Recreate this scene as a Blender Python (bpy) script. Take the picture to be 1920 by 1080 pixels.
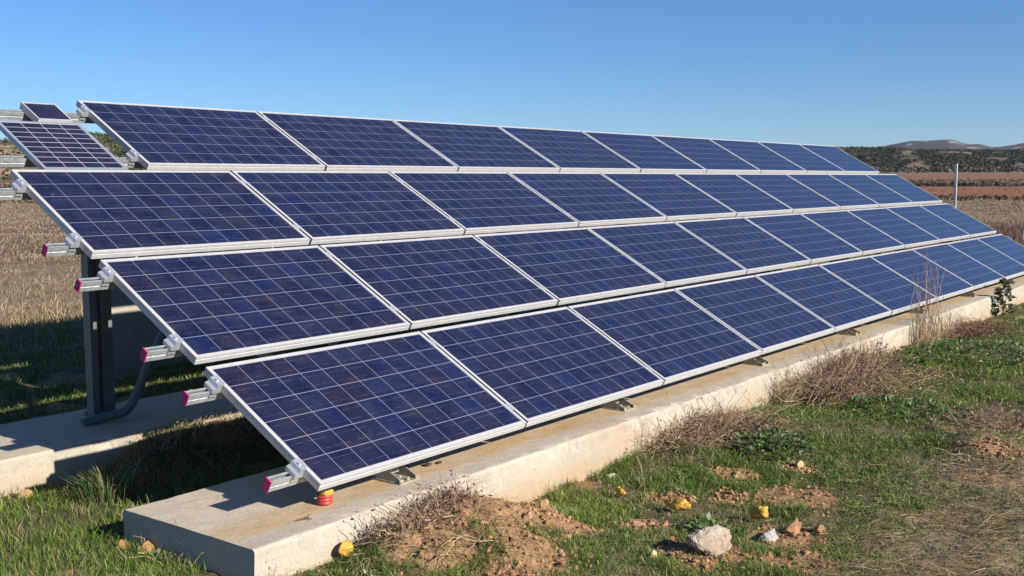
import bpy, bmesh, math, random
import numpy as np
from mathutils import Vector, Matrix
for o in list(bpy.data.objects): bpy.data.objects.remove(o)
SC = bpy.context.scene
COL = SC.collection
rad = math.radians
rng = np.random.default_rng(7)
random.seed(7)

# ------------------------------------------------------------ camera
YAW, PIT, ROL = -0.92077, -0.099666, 0.003038
CAM = Vector((-3.4639, -3.7919, 1.4421))
def rmat():
    Rz = Matrix.Rotation(YAW, 3, 'Z'); Rx = Matrix.Rotation(PIT, 3, 'X'); Ry = Matrix.Rotation(ROL, 3, 'Y')
    return Rz @ Rx @ Ry
Rm = rmat()
cd = bpy.data.cameras.new('camera'); cam = bpy.data.objects.new('camera', cd); COL.objects.link(cam)
cd.sensor_width = 36; cd.lens = 2036.27 / 1920 * 36; cd.clip_start = 0.05; cd.clip_end = 30000
m3 = Matrix((Rm.col[0], Rm.col[2], -Rm.col[1])).transposed()
cam.matrix_world = Matrix.Translation(CAM) @ m3.to_4x4()
SC.camera = cam

# ------------------------------------------------------------ light
ELEV = rad(26.4)
S = Vector((0.032, -1, 0)).normalized() * math.cos(ELEV) + Vector((0, 0, math.sin(ELEV)))
W = bpy.data.worlds.new('World'); SC.world = W; W.use_nodes = True
nt = W.node_tree
bg = nt.nodes['Background']
sky = nt.nodes.new('ShaderNodeTexSky'); sky.sky_type = 'NISHITA'; sky.sun_disc = False
sky.sun_elevation = ELEV; sky.sun_rotation = math.atan2(S.x, S.y)
sky.altitude = 900; sky.air_density = 1.0; sky.dust_density = 0.0; sky.ozone_density = 10
nt.links.new(sky.outputs[0], bg.inputs[0]); bg.inputs[1].default_value = 0.078
sd = bpy.data.lights.new('sun', 'SUN'); sd.energy = 5.0; sd.angle = rad(0.55); sd.color = (1, 0.93, 0.82)
sun = bpy.data.objects.new('sun', sd); COL.objects.link(sun)
sun.rotation_euler = S.to_track_quat('Z', 'Y').to_euler()
SC.view_settings.view_transform = 'Standard'; SC.view_settings.look = 'None'
SC.view_settings.gamma = 1; SC.view_settings.use_curve_mapping = False
SC.view_settings.exposure = 0.65
SC.render.engine = 'CYCLES'
SC.cycles.max_bounces = 6; SC.cycles.transparent_max_bounces = 8

# ------------------------------------------------------------ helpers
def nz(x):
    v = np.sin(x * 127.1) * 43758.5453
    return v - np.floor(v)
_T = np.random.default_rng(3).random((256, 256))
def vnoise(x, y):
    xi = np.floor(x).astype(int); yi = np.floor(y).astype(int); fx = x - xi; fy = y - yi
    fx = fx * fx * (3 - 2 * fx); fy = fy * fy * (3 - 2 * fy)
    a = _T[xi & 255, yi & 255]; b = _T[(xi + 1) & 255, yi & 255]; c = _T[xi & 255, (yi + 1) & 255]; d = _T[(xi + 1) & 255, (yi + 1) & 255]
    return (a * (1 - fx) + b * fx) * (1 - fy) + (c * (1 - fx) + d * fx) * fy
def fbm(x, y, o=4):
    s = 0; a = 0.5; t = 0
    for i in range(o):
        s = s + a * vnoise(x * 2 ** i + 17.3 * i, y * 2 ** i + 9.1 * i); t += a; a *= 0.5
    return s / t
def sstep(a, b, x):
    t = np.clip((x - a) / (b - a), 0, 1); return t * t * (3 - 2 * t)

def tag(o, label=None, cat=None, group=None, kind=None):
    if label: o['label'] = label
    if cat: o['category'] = cat
    if group: o['group'] = group
    if kind: o['kind'] = kind
    return o
def empty(name, loc=(0, 0, 0), rot=(0, 0, 0)):
    o = bpy.data.objects.new(name, None); COL.objects.link(o); o.location = loc; o.rotation_euler = rot
    o.empty_display_size = 0.1
    return o
def link(name, me, mat, parent=None, smooth=False):
    if mat is not None and not me.materials: me.materials.append(mat)
    if smooth: me.polygons.foreach_set('use_smooth', [True] * len(me.polygons))
    o = bpy.data.objects.new(name, me); COL.objects.link(o)
    if parent: o.parent = parent
    return o
def npmesh(name, V, F, col=None, uv=None):
    """V (n,3); F list of int arrays (m,k)"""
    me = bpy.data.meshes.new(name)
    V = np.asarray(V, dtype=np.float32)
    me.vertices.add(len(V)); me.vertices.foreach_set('co', V.ravel())
    F = [np.asarray(f, dtype=np.int32) for f in F if len(f)]
    tot = np.concatenate([np.full(len(f), f.shape[1], dtype=np.int32) for f in F])
    idx = np.concatenate([f.ravel() for f in F])
    me.loops.add(len(idx)); me.loops.foreach_set('vertex_index', idx)
    me.polygons.add(len(tot))
    st = np.concatenate([[0], np.cumsum(tot)[:-1]]).astype(np.int32)
    me.polygons.foreach_set('loop_start', st); me.polygons.foreach_set('loop_total', tot)
    if col is not None:
        a = me.color_attributes.new('col', 'FLOAT_COLOR', 'POINT')
        c = np.ones((len(V), 4), dtype=np.float32); c[:, :3] = col
        a.data.foreach_set('color', c.ravel())
    if uv is not None:
        l = me.uv_layers.new(name='UVMap'); l.data.foreach_set('uv', np.asarray(uv, dtype=np.float32)[idx].ravel())
    me.update(calc_edges=True); me.validate(); me.shade_flat()
    return me

class MB:
    def __init__(s): s.v = []; s.f = []
    def add(s, vs, fs):
        n = len(s.v); s.v += [tuple(v) for v in vs]; s.f += [tuple(i + n for i in f) for f in fs]
    def box(s, a, b, M=None):
        x0, y0, z0 = a; x1, y1, z1 = b
        vs = [Vector(p) for p in ((x0, y0, z0), (x1, y0, z0), (x1, y1, z0), (x0, y1, z0), (x0, y0, z1), (x1, y0, z1), (x1, y1, z1), (x0, y1, z1))]
        if M: vs = [M @ v for v in vs]
        s.add(vs, [(3, 2, 1, 0), (4, 5, 6, 7), (0, 1, 5, 4), (1, 2, 6, 5), (2, 3, 7, 6), (3, 0, 4, 7)])
    def prism(s, prof, axis, a, b):
        """extrude 2D profile (ccw list) along axis x/y/z from a to b"""
        def P(u, w, t):
            return (t, u, w) if axis == 'x' else ((u, t, w) if axis == 'y' else (u, w, t))
        n = len(prof)
        vs = [P(u, w, a) for u, w in prof] + [P(u, w, b) for u, w in prof]
        fs = [tuple(range(n))[::-1], tuple(range(n, 2 * n))] + [(i, (i + 1) % n, n + (i + 1) % n, n + i) for i in range(n)]
        s.add(vs, fs)
    def cyl(s, c, r, h, n=12, M=None):
        vs = []
        for k in (0, 1):
            for i in range(n):
                a = 2 * math.pi * i / n; v = Vector((c[0] + r * math.cos(a), c[1] + r * math.sin(a), c[2] + h * k)); vs.append(M @ v if M else v)
        s.add(vs, [tuple(range(n))[::-1], tuple(range(n, 2 * n))] + [(i, (i + 1) % n, n + (i + 1) % n, n + i) for i in range(n)])
    def tube(s, pts, r, n=10):
        pts = [Vector(p) for p in pts]; R = r if hasattr(r, '__len__') else [r] * len(pts)
        vs = []; up = Vector((0.3, 0.2, 1)).normalized()
        for i, p in enumerate(pts):
            d = (pts[min(i + 1, len(pts) - 1)] - pts[max(i - 1, 0)]).normalized()
            a = d.cross(up).normalized(); b = d.cross(a).normalized()
            for k in range(n):
                t = 2 * math.pi * k / n; vs.append(p + R[i] * (a * math.cos(t) + b * math.sin(t)))
        fs = []
        for i in range(len(pts) - 1):
            for k in range(n):
                fs.append((i * n + k, i * n + (k + 1) % n, (i + 1) * n + (k + 1) % n, (i + 1) * n + k))
        fs += [tuple(range(n)), tuple(range((len(pts) - 1) * n, len(pts) * n))[::-1]]
        s.add(vs, fs)
    def mesh(s, name):
        me = bpy.data.meshes.new(name); me.from_pydata(s.v, [], s.f)
        bm = bmesh.new(); bm.from_mesh(me); bmesh.ops.recalc_face_normals(bm, faces=bm.faces); bm.to_mesh(me); bm.free()
        me.update(); return me
    def build(s, name, mat, parent=None, bevel=0):
        o = link(name, s.mesh(name), mat, parent)
        if bevel:
            b = o.modifiers.new('bevel', 'BEVEL'); b.width = bevel; b.segments = 2; b.limit_method = 'ANGLE'
        return o

# ------------------------------------------------------------ materials
class N:
    def __init__(s, name):
        s.m = bpy.data.materials.new(name); s.m.use_nodes = True; s.t = s.m.node_tree
        s.p = s.t.nodes['Principled BSDF']; s.out = s.t.nodes['Material Output']
    def n(s, typ, **kw):
        x = s.t.nodes.new('ShaderNode' + typ)
        for k, v in kw.items(): setattr(x, k, v)
        return x
    def l(s, a, b): s.t.links.new(a, b)
    def val(s, sock, v):
        if hasattr(v, 'links'): s.l(v, sock)
        else: sock.default_value = v
    def math(s, op, a, b=0.0, c=None):
        x = s.n('Math', operation=op); s.val(x.inputs[0], a); s.val(x.inputs[1], b)
        if c is not None: s.val(x.inputs[2], c)
        return x.outputs[0]
    def mix(s, f, a, b, mode='MIX'):
        x = s.n('Mix', data_type='RGBA', blend_type=mode); s.val(x.inputs[0], f)
        for i, v in ((6, a), (7, b)):
            if hasattr(v, 'links'): s.l(v, x.inputs[i])
            else: x.inputs[i].default_value = (*v, 1) if len(v) == 3 else v
        return x.outputs[2]
    def noise(s, scale, detail=4, rough=0.55, vec=None, dist=0):
        x = s.n('TexNoise'); x.inputs['Scale'].default_value = scale; x.inputs['Detail'].default_value = detail
        x.inputs['Roughness'].default_value = rough; x.inputs['Distortion'].default_value = dist
        if vec is not None: s.l(vec, x.inputs['Vector'])
        return x.outputs[0]
    def ramp(s, f, stops):
        x = s.n('ValToRGB'); e = x.color_ramp.elements
        while len(e) < len(stops): e.new(0.5)
        for i, (p, c) in enumerate(stops):
            e[i].position = p; e[i].color = (*c, 1) if hasattr(c, '__len__') else (c, c, c, 1)
        s.l(f, x.inputs[0]); return x.outputs[0]
    def rng(s, f, a, b, c=0.0, d=1.0):
        x = s.n('MapRange'); s.val(x.inputs[0], f); x.inputs[1].default_value = a; x.inputs[2].default_value = b
        x.inputs[3].default_value = c; x.inputs[4].default_value = d; return x.outputs[0]
    def obj(s): return s.n('TexCoord').outputs['Object']
    def pos(s): return s.n('NewGeometry').outputs['Position']
    def bump(s, h, strength=0.4, dist=0.01):
        x = s.n('Bump'); x.inputs['Strength'].default_value = strength; x.inputs['Distance'].default_value = dist
        s.l(h, x.inputs['Height']); s.l(x.outputs[0], s.p.inputs['Normal'])
    def set(s, **kw):
        for k, v in kw.items():
            i = s.p.inputs[k.replace('_', ' ')]
            if hasattr(v, 'links'): s.l(v, i)
            elif hasattr(v, '__len__') and len(v) == 3: i.default_value = (*v, 1)
            else: i.default_value = v
        return s

def metal(name, c, rough=0.45, metallic=0.6, var=0.15, scale=18):
    n = N(name); f = n.noise(scale, 5, 0.6, n.obj())
    lo = tuple(x * (1 - var) for x in c); hi = tuple(min(1, x * (1 + var)) for x in c)
    n.set(Base_Color=n.ramp(f, [(0.3, lo), (0.7, hi)]), Roughness=n.rng(f, 0.3, 0.7, rough - 0.08, rough + 0.1), Metallic=metallic)
    return n.m
M_ALU = metal('anodised_aluminium', (0.55, 0.54, 0.53), 0.42, 0.2, 0.06)
M_GALV = metal('galvanised_steel', (0.50, 0.53, 0.52), 0.45, 0.55, 0.22, 30)
M_FOOT = metal('dusty_steel', (0.36, 0.33, 0.25), 0.65, 0.3, 0.25, 25)
M_CLAMP = metal('clamp_aluminium', (0.52, 0.54, 0.57), 0.35, 0.5, 0.08)
M_POST = metal('post_steel', (0.165, 0.185, 0.185), 0.5, 0.35, 0.15, 6)
M_PINK = metal('pink_plastic', (0.40, 0.018, 0.13), 0.55, 0.0, 0.2)
M_CABLE = metal('black_rubber', (0.02, 0.02, 0.022), 0.5, 0, 0.1)
M_PIPE = metal('conduit_plastic', (0.10, 0.15, 0.15), 0.45, 0, 0.15)
M_RED = metal('red_plastic', (0.40, 0.045, 0.035), 0.5, 0, 0.1)
M_BACK = metal('white_backsheet', (0.55, 0.55, 0.55), 0.6, 0, 0.05)
M_FENCE = metal('fence_steel', (0.62, 0.66, 0.64), 0.5, 0.3, 0.15)
M_DARKFRAME = metal('grey_frame', (0.36, 0.40, 0.46), 0.4, 0.4, 0.06)

def m_cells(name, nx, ny, c0, c1, c2, line, lx, ly, bus):
    n = N(name); uv = n.n('UVMap').outputs[0]
    sep = n.n('SeparateXYZ'); n.l(uv, sep.inputs[0]); u, v = sep.outputs[0], sep.outputs[1]
    rnd = n.n('ObjectInfo').outputs['Random']
    def edge(t, w):
        fr = n.math('FRACT', t); d = n.math('ABSOLUTE', n.math('SUBTRACT', fr, 0.5))
        return n.rng(d, 0.5 - w - 0.002, 0.5 - w + 0.002)
    def outside(t, m):
        return n.math('MAXIMUM', n.math('LESS_THAN', t, 0.0), n.math('GREATER_THAN', t, float(m)))
    lm = n.math('MAXIMUM', n.math('MAXIMUM', edge(u, lx), edge(v, ly)), n.math('MAXIMUM', outside(u, nx), outside(v, ny)))
    cmb = n.n('CombineXYZ'); n.l(n.math('FLOOR', u), cmb.inputs[0]); n.l(n.math('FLOOR', v), cmb.inputs[1]); n.l(n.math('MULTIPLY', rnd, 61.7), cmb.inputs[2])
    wn = n.n('TexWhiteNoise', noise_dimensions='3D'); n.l(cmb.outputs[0], wn.inputs['Vector'])
    base = n.ramp(wn.outputs['Value'], [(0.0, c0), (0.35, c1), (0.7, c1), (0.86, c2), (1.0, c0)])
    # polycrystal flakes
    sc = n.n('VectorMath', operation='ADD'); n.l(uv, sc.inputs[0])
    cb2 = n.n('CombineXYZ'); n.l(n.math('MULTIPLY', rnd, 37.0), cb2.inputs[0]); n.l(n.math('MULTIPLY', rnd, 91.0), cb2.inputs[1]); n.l(cb2.outputs[0], sc.inputs[1])
    vo = n.n('TexVoronoi'); vo.inputs['Scale'].default_value = 9; n.l(sc.outputs[0], vo.inputs['Vector'])
    vs = n.n('SeparateColor'); n.l(vo.outputs['Color'], vs.inputs[0])
    base = n.mix(0.4, base, n.ramp(vs.outputs[0], [(0, (0.62, 0.62, 0.68)), (1, (1.35, 1.3, 1.25))]), 'MULTIPLY')
    # busbars: two faint silver lines along each cell
    bb = edge(n.math('ADD', n.math('MULTIPLY', v, 2.0), 0.5), 0.012)
    bn = n.rng(n.noise(3.0, 3, 0.6, sc.outputs[0]), 0.42, 0.62, 0.0, bus)
    base = n.mix(n.math('MULTIPLY', bb, bn), base, (0.30, 0.31, 0.38))
    # dust film, patchy
    du = n.rng(n.noise(0.9, 6, 0.62, sc.outputs[0]), 0.35, 0.75, 0.0, 0.05)
    # bird droppings and specks
    v2 = n.n('TexVoronoi'); v2.inputs['Scale'].default_value = 1.1; n.l(sc.outputs[0], v2.inputs['Vector'])
    sp = n.math('MULTIPLY', n.math('LESS_THAN', v2.outputs['Distance'], 0.035), n.math('GREATER_THAN', n.n('SeparateColor').outputs[0], 2))
    s3 = n.n('SeparateColor'); n.l(v2.outputs['Color'], s3.inputs[0])
    sp = n.math('MULTIPLY', n.math('LESS_THAN', v2.outputs['Distance'], n.math('MULTIPLY', s3.outputs[1], 0.05)), n.math('GREATER_THAN', s3.outputs[0], 0.86))
    c = n.mix(lm, base, line)
    c = n.mix(du, c, (0.42, 0.38, 0.33))
    c = n.mix(n.math('MULTIPLY', sp, 0.6), c, (0.7, 0.7, 0.66))
    n.set(Base_Color=c, Roughness=0.35, IOR=1.5, Coat_Weight=0.75, Coat_Roughness=0.06, Coat_IOR=1.38)
    n.p.inputs['Specular IOR Level'].default_value = 0.25
    return n.m
M_CELL = m_cells('blue_cells', 10, 6, (0.0092, 0.0088, 0.030), (0.0070, 0.0095, 0.036), (0.0065, 0.0125, 0.058), (0.26, 0.265, 0.34), 0.0095, 0.0125, 0.42)
M_CELLD = m_cells('dark_cells', 4, 9, (0.011, 0.010, 0.022), (0.010, 0.010, 0.026), (0.012, 0.013, 0.03), (0.50, 0.49, 0.58), 0.014, 0.035, 0.0)
M_CELLP = m_cells('plain_dark_cells', 1, 1, (0.012, 0.012, 0.035), (0.012, 0.012, 0.035), (0.012, 0.012, 0.035), (0.014, 0.014, 0.04), 0.0, 0.0, 0.0)

def m_concrete(name, stain_and_lit_top=True, tone=1.0):
    n = N(name); P = n.pos(); sep = n.n('SeparateXYZ'); n.l(P, sep.inputs[0])
    big = n.noise(1.3, 6, 0.6, P); fine = n.noise(60, 4, 0.7, P); mid = n.noise(9, 5, 0.65, P)
    c = n.ramp(mid, [(0.25, (0.44 * tone, 0.395 * tone, 0.32 * tone)), (0.75, (0.53 * tone, 0.485 * tone, 0.405 * tone))])
    c = n.mix(1.0, c, n.ramp(n.noise(0.9, 5, 0.6, P), [(0.3, (0.86, 0.84, 0.82)), (0.7, (1.1, 1.1, 1.1))]), 'MULTIPLY')
    if stain_and_lit_top:
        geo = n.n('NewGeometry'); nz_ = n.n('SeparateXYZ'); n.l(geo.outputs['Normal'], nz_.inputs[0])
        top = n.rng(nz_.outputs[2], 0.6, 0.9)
        c = n.mix(n.math('MULTIPLY', top, 0.8), c, n.ramp(mid, [(0.25, (0.51, 0.415, 0.305)), (0.75, (0.61, 0.52, 0.405))]))  # upward faces coloured paler, standing in for stronger sunlight on the top
        yy = n.math('ADD', sep.outputs[1], n.math('MULTIPLY', n.math('SUBTRACT', big, 0.5), 0.22))
        ochre = n.math('MULTIPLY', n.math('MULTIPLY', n.rng(yy, 0.02, 0.13), n.rng(yy, 0.34, 0.22)), top)
        ochre = n.math('MULTIPLY', ochre, n.rng(n.noise(3.5, 5, 0.65, P), 0.3, 0.6, 0.3, 0.85))
        c = n.mix(ochre, c, (0.48, 0.33, 0.17))
        gy = n.math('MULTIPLY', n.math('MULTIPLY', n.rng(yy, -0.12, -0.04), n.rng(yy, 0.10, 0.02)), top)
        c = n.mix(n.math('MULTIPLY', gy, 0.7), c, (0.42, 0.37, 0.31))
        red = n.math('MULTIPLY', n.rng(n.noise(2.2, 3, 0.5, P), 0.60, 0.72), 0.35)
        c = n.mix(red, c, (0.44, 0.26, 0.14))
        low = n.math('MULTIPLY', n.rng(n.math('ADD', sep.outputs[2], n.math('MULTIPLY', n.math('SUBTRACT', big, 0.5), 0.25)), -0.25, -0.40), n.rng(mid, 0.35, 0.6, 0.35, 0.95))
        c = n.mix(low, c, (0.38, 0.26, 0.15))
    c = n.mix(1.0, c, n.ramp(fine, [(0.28, 0.70), (0.45, 1.0), (0.75, 1.10)]), 'MULTIPLY')
    pits = n.n('TexVoronoi'); pits.inputs['Scale'].default_value = 42; n.l(P, pits.inputs['Vector'])
    pt = n.math('MULTIPLY', n.rng(pits.outputs['Distance'], 0.22, 0.10), n.rng(mid, 0.52, 0.62))
    c = n.mix(n.math('MULTIPLY', pt, 0.5), c, (0.22, 0.19, 0.16))
    n.set(Base_Color=c, Roughness=0.9); n.p.inputs['Specular IOR Level'].default_value = 0.15
    n.bump(n.math('ADD', fine, n.math('MULTIPLY', mid, 1.5)), 0.55, 0.006)
    return n.m
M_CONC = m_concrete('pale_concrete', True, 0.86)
M_HUT = m_concrete('rendered_wall', False, 0.72)

def m_attr(name, rough=0.8, trans=0.0, noise=None, bump=None, spec=0.15, rand=0.0):
    n = N(name); a = n.n('VertexColor', layer_name='col').outputs[0]; c = a
    if noise:
        for sc_, lo, hi in noise:
            f = n.noise(sc_, 6, 0.65, n.pos()); c = n.mix(1.0, c, n.ramp(f, [(0.28, lo), (0.72, hi)]), 'MULTIPLY')
    n.set(Base_Color=c, Roughness=rough); n.p.inputs['Specular IOR Level'].default_value = spec
    if bump:
        n.bump(n.noise(bump[0], 6, 0.7, n.pos()), bump[1], bump[2])
    if trans:
        t = n.n('BsdfTranslucent'); n.l(c, t.inputs[0]); mx = n.n('MixShader'); mx.inputs[0].default_value = trans
        n.l(n.p.outputs[0], mx.inputs[1]); n.l(t.outputs[0], mx.inputs[2]); n.l(mx.outputs[0], n.out.inputs[0])
    return n.m
M_GROUND = m_attr('soil', 0.95, 0, [(0.35, 0.86, 1.14), (6, 0.75, 1.2), (45, 0.6, 1.3)], (40, 0.7, 0.02))
M_GRASS = m_attr('grass_blade', 0.5, 0.3, None, None, 0.3)
M_STRAW = m_attr('dry_stalk', 0.75, 0.12, None, None, 0.2)
M_LEAF = m_attr('weed_leaf', 0.45, 0.25, None, None, 0.35)
M_CLOD = m_attr('soil_clod', 0.95, 0, [(25, 0.75, 1.2)], (60, 0.6, 0.01))
M_STONE = m_attr('stone', 0.9, 0, [(14, 0.7, 1.2), (70, 0.7, 1.2)], (50, 0.8, 0.01))
M_TREES = m_attr('woodland', 0.9, 0, [(0.12, 0.6, 1.4)], None, 0.1)
M_HILL = m_attr('hillside', 0.95, 0, [(0.004, 0.75, 1.25), (0.03, 0.7, 1.3), (0.2, 0.8, 1.2)], None, 0.05)
def m_foam():
    n = N('yellow_foam'); f = n.noise(35, 5, 0.65, n.obj())
    n.set(Base_Color=n.ramp(f, [(0.3, (0.40, 0.22, 0.025)), (0.7, (0.60, 0.40, 0.07))]), Roughness=0.8); n.bump(f, 0.7, 0.01); return n.m
M_FOAM = m_foam()

# ------------------------------------------------------------ terrain height
CX, CY = CAM.x, CAM.y
ZT = -0.167
MOUNDS = [(0.66, -0.34, 0.40, 0.20), (1.05, -0.55, 0.22, 0.05), (0.15, -0.35, 0.2, 0.07), (4.4, -1.9, 0.3, 0.10), (3.9, -0.25, 0.55, 0.05), (6.0, -0.3, 0.7, 0.05)]
def gz(x, y, fine=True):
    x = np.asarray(x, dtype=float); y = np.asarray(y, dtype=float)
    d = np.hypot(x - CX, y - CY)
    z = -0.335 - 0.10 * sstep(-0.6, 2.2, x) * sstep(2.6, 0.2, y) - 0.06 * sstep(0.5, 3, y)
    near = sstep(60, 25, d)
    z = z + near * (fbm(x * 0.7, y * 0.7, 3) - 0.5) * 0.10 + near * (fbm(x * 4, y * 4, 3) - 0.5) * 0.05
    if fine: z = z + sstep(25, 8, d) * (fbm(x * 22, y * 22, 3) - 0.5) * 0.035
    for mx, my, r, a in MOUNDS:
        w = np.exp(-((x - mx) ** 2 + (y - my) ** 2) / (r * r)); z = z + a * w * (0.75 + 0.5 * fbm(x * 9, y * 9, 3))
    z = z + 0.21 * sstep(0.15, 0.75, x) * np.exp(-((y - 2.27) / 0.30) ** 2) * (y < 2.6) * (0.85 + 0.3 * fbm(x * 3, y * 3, 3))
    z = z + sstep(30, 300, d) * (fbm(x * 0.02, y * 0.02, 3) - 0.5) * 0.3
    z = z + np.interp(d, [0, 250, 420, 640, 900, 1500, 9000], [0, 0, 1.0, 4.2, 7.6, 9, 9])
    return z

# patches of bare soil in front of the footing (x, y, r)
BARE = [(0.78, -0.26, .46), (0.34, -0.36, .30), (1.05, -0.22, .27), (1.34, -0.16, .24), (1.13, -0.66, .17), (1.45, -0.90, .13), (2.05, -0.75, .13), (2.52, -1.33, .28), (2.75, -0.85, .16),
        (1.15, -1.48, .24), (1.70, -1.60, .22), (1.35, -1.85, .22), (4.26, -2.05, .13), (3.2, -1.08, .12), (0.6, -0.86, .22), (2.3, -1.05, .14), (5.1, -1.9, .1), (1.0, -1.5, .15), (-0.35, 0.75, .15), (0.3, -0.9, .15)]
def bare_f(x, y):
    b = np.zeros_like(x)
    nn = (fbm(x * 6, y * 6, 3) - 0.5) * 0.9
    for bx, by, r in BARE:
        q = np.hypot(x - bx, y - by) / r + nn
        b = np.maximum(b, sstep(1.15, 0.7, q))
    g = fbm(x * 1.9 + 5, y * 1.9 + 3, 4)
    return np.maximum(b, sstep(0.66, 0.73, g) * (np.abs(y) < 9) * (0.55 + 0.45 * (y > -1.3)))
def dry_f(x, y):
    # mown, dried-off strip further from the footing
    t = -y - np.interp(x, [0, 1.2, 2.3, 3.4, 4.3, 5.7, 7, 10, 14], [2.1, 2.0, 1.85, 1.85, 1.95, 2.05, 2.3, 2.7, 3.0])
    f = 0.85 * sstep(-0.35, 0.5, t + (fbm(x * 2.2, y * 2.2, 3) - 0.5) * 0.9)
    return f * (y < 0)

# ------------------------------------------------------------ ground sheet
def make_ground():
    az_cam = math.degrees(math.atan2(Rm.col[1].y, Rm.col[1].x))
    th = np.concatenate([np.arange(az_cam - 42, az_cam + 42, 0.19), np.arange(az_cam + 42, az_cam + 318, 3.0)])
    th = np.radians(th); m = len(th)
    r = [0.0, 1.0]
    while r[-1] < 30: r.append(r[-1] * 1.0048)
    while r[-1] < 9000: r.append(r[-1] * 1.03)
    r = np.array(r); R_, T_ = np.meshgrid(r, th, indexing='ij')
    x = CX + R_ * np.cos(T_); y = CY + R_ * np.sin(T_); z = gz(x, y)
    x, y, z, d = x.ravel(), y.ravel(), z.ravel(), R_.ravel()
    i = np.arange(len(r) - 1)[:, None] * m; j = np.arange(m)[None, :]; j2 = (j + 1) % m
    F = np.stack([i + j, i + m + j, i + m + j2, i + j2], -1).reshape(-1, 4)
    soil = np.array([0.36, 0.212, 0.115]); litter = np.array([0.13, 0.105, 0.055]); strawc = np.array([0.26, 0.215, 0.12])
    b = bare_f(x, y)[:, None]; dr = dry_f(x, y)[:, None]
    c = litter * (1 - dr) + strawc * dr; c = c * (1 - b) + soil * b
    # zones by distance from the array
    nd = d * (1 + 0.22 * (fbm(x * 0.02, y * 0.02, 4) - 0.5))
    wild = sstep(9.5, 14, nd)[:, None] * ((y > 4) | (x > 17))[:, None]
    c = c * (1 - wild) + np.array([0.25, 0.185, 0.12]) * wild
    def band(a, bb, col, s=0.08):
        nonlocal c
        w = (sstep(a * (1 - s), a * (1 + s), nd) * sstep(bb * (1 + s), bb * (1 - s), nd))[:, None]; c = c * (1 - w) + np.array(col) * w
    band(97, 112, (0.13, 0.11, 0.07)); band(26, 49, (0.16, 0.10, 0.075), 0.1); band(112, 240, (0.27, 0.118, 0.060), 0.06); band(244, 268, (0.12, 0.075, 0.055), 0.03)
    band(275, 420, (0.20, 0.14, 0.105), 0.06); band(420, 640, (0.25, 0.128, 0.075), 0.08); band(640, 9000, (0.19, 0.155, 0.125), 0.03)
    me = npmesh('ground', np.stack([x, y, z], 1), [F], c)
    tag(link('ground', me, M_GROUND, None, True), kind='structure')
make_ground()

# ------------------------------------------------------------ far hills
def az_of(px):
    """compass bearing (radians) of a column of the photograph, used to set out the far ridges"""
    v = Rm @ Vector(((px - 960) / 2036.27, 1, 0)); return math.atan2(v.y, v.x)
def elev(px, v):
    r = Rm @ Vector(((px - 960) / 2036.27, 1, (540 - v) / 2036.27)); return r.z / math.hypot(r.x, r.y)
def ridge(name, px, vtop, d0, d1, base_v, colf, rough, steps=30, cstep=3):
    cols = np.arange(px[0], px[-1] + 1, cstep); th = np.array([az_of(c) for c in cols]); top = np.array([elev(c, v) for c, v in zip(cols, np.interp(cols, px, vtop))]); bot = np.array([elev(c, base_v) for c in cols])
    t = np.linspace(0, 1.35, steps)
    D = d0 + (d1 - d0) * t
    TH, DD = np.meshgrid(th, D, indexing='ij'); tt = np.broadcast_to(t, DD.shape); tp = np.broadcast_to(top[:, None], DD.shape)
    zb = CAM.z + bot[:, None] * d0 - 4; zt = CAM.z + tp * d1
    x = CX + DD * np.cos(TH); y = CY + DD * np.sin(TH)
    sc_ = 6.0 / (d1 - d0)
    prof = np.where(tt <= 1, np.sin(np.clip(tt, 0, 1) * math.pi / 2) ** 1.1, 1 - (tt - 1) * 1.2)
    nn = (fbm(x * sc_, y * sc_, 5) - 0.5)
    z = zb + (zt - zb) * prof + nn * rough * np.clip(tt * 2, 0, 1) * np.where(tt > 0.75, 0.2, 1.0)
    a, b = x.shape; i = np.arange(a - 1)[:, None] * b; j = np.arange(b - 1)[None, :]
    F = np.stack([i + j, i + b + j, i + b + j + 1, i + j + 1], -1).reshape(-1, 4)
    col = colf(x.ravel(), y.ravel(), tt.ravel())
    me = npmesh(name, np.stack([x.ravel(), y.ravel(), z.ravel()], 1), [F], col)
    tag(link(name, me, M_HILL, None, True), kind='structure')
    from mathutils.bvhtree import BVHTree
    return x, y, z, tt
def wood_mask(x, y, t):
    th = np.arctan2(y - CY, x - CX); return fbm(th * 34 + 3, t * 4.2 + th * 6, 4)
def col_hill(x, y, t):
    g = sstep(0.585, 0.62, wood_mask(x, y, t))[:, None]
    return np.array([0.085, 0.08, 0.06]) * (1 - g) + np.array([0.20, 0.145, 0.10]) * g
def col_hillw(x, y, t):
    f = fbm(x * 0.012, y * 0.03, 4)[:, None]; g = sstep(0.40, 0.52, f)
    return np.array([0.13, 0.10, 0.07]) * (1 - g) + np.array([0.36, 0.25, 0.16]) * g
def col_mtn(x, y, t):
    th = np.arctan2(y - CY, x - CX); f = fbm(th * 60, t * 5, 5)[:, None]; g = 0.8 * sstep(0.62, 0.70, f)
    return np.array([0.070, 0.072, 0.078]) * (1 - g) + np.array([0.34, 0.30, 0.26]) * g
HR = ridge('hills', [1380, 1500, 1580, 1640, 1700, 1760, 1830, 1920, 2050, 2250], [294, 288, 283, 285, 287, 286, 288, 289, 286, 293], 850, 1700, 320, col_hill, 14)
HL = ridge('hills', [-500, -200, -60, 0, 40, 100, 160, 200, 260, 400, 600], [268, 270, 268, 266, 268, 264, 258, 261, 268, 288, 300], 420, 900, 322, col_hillw, 6)
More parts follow.
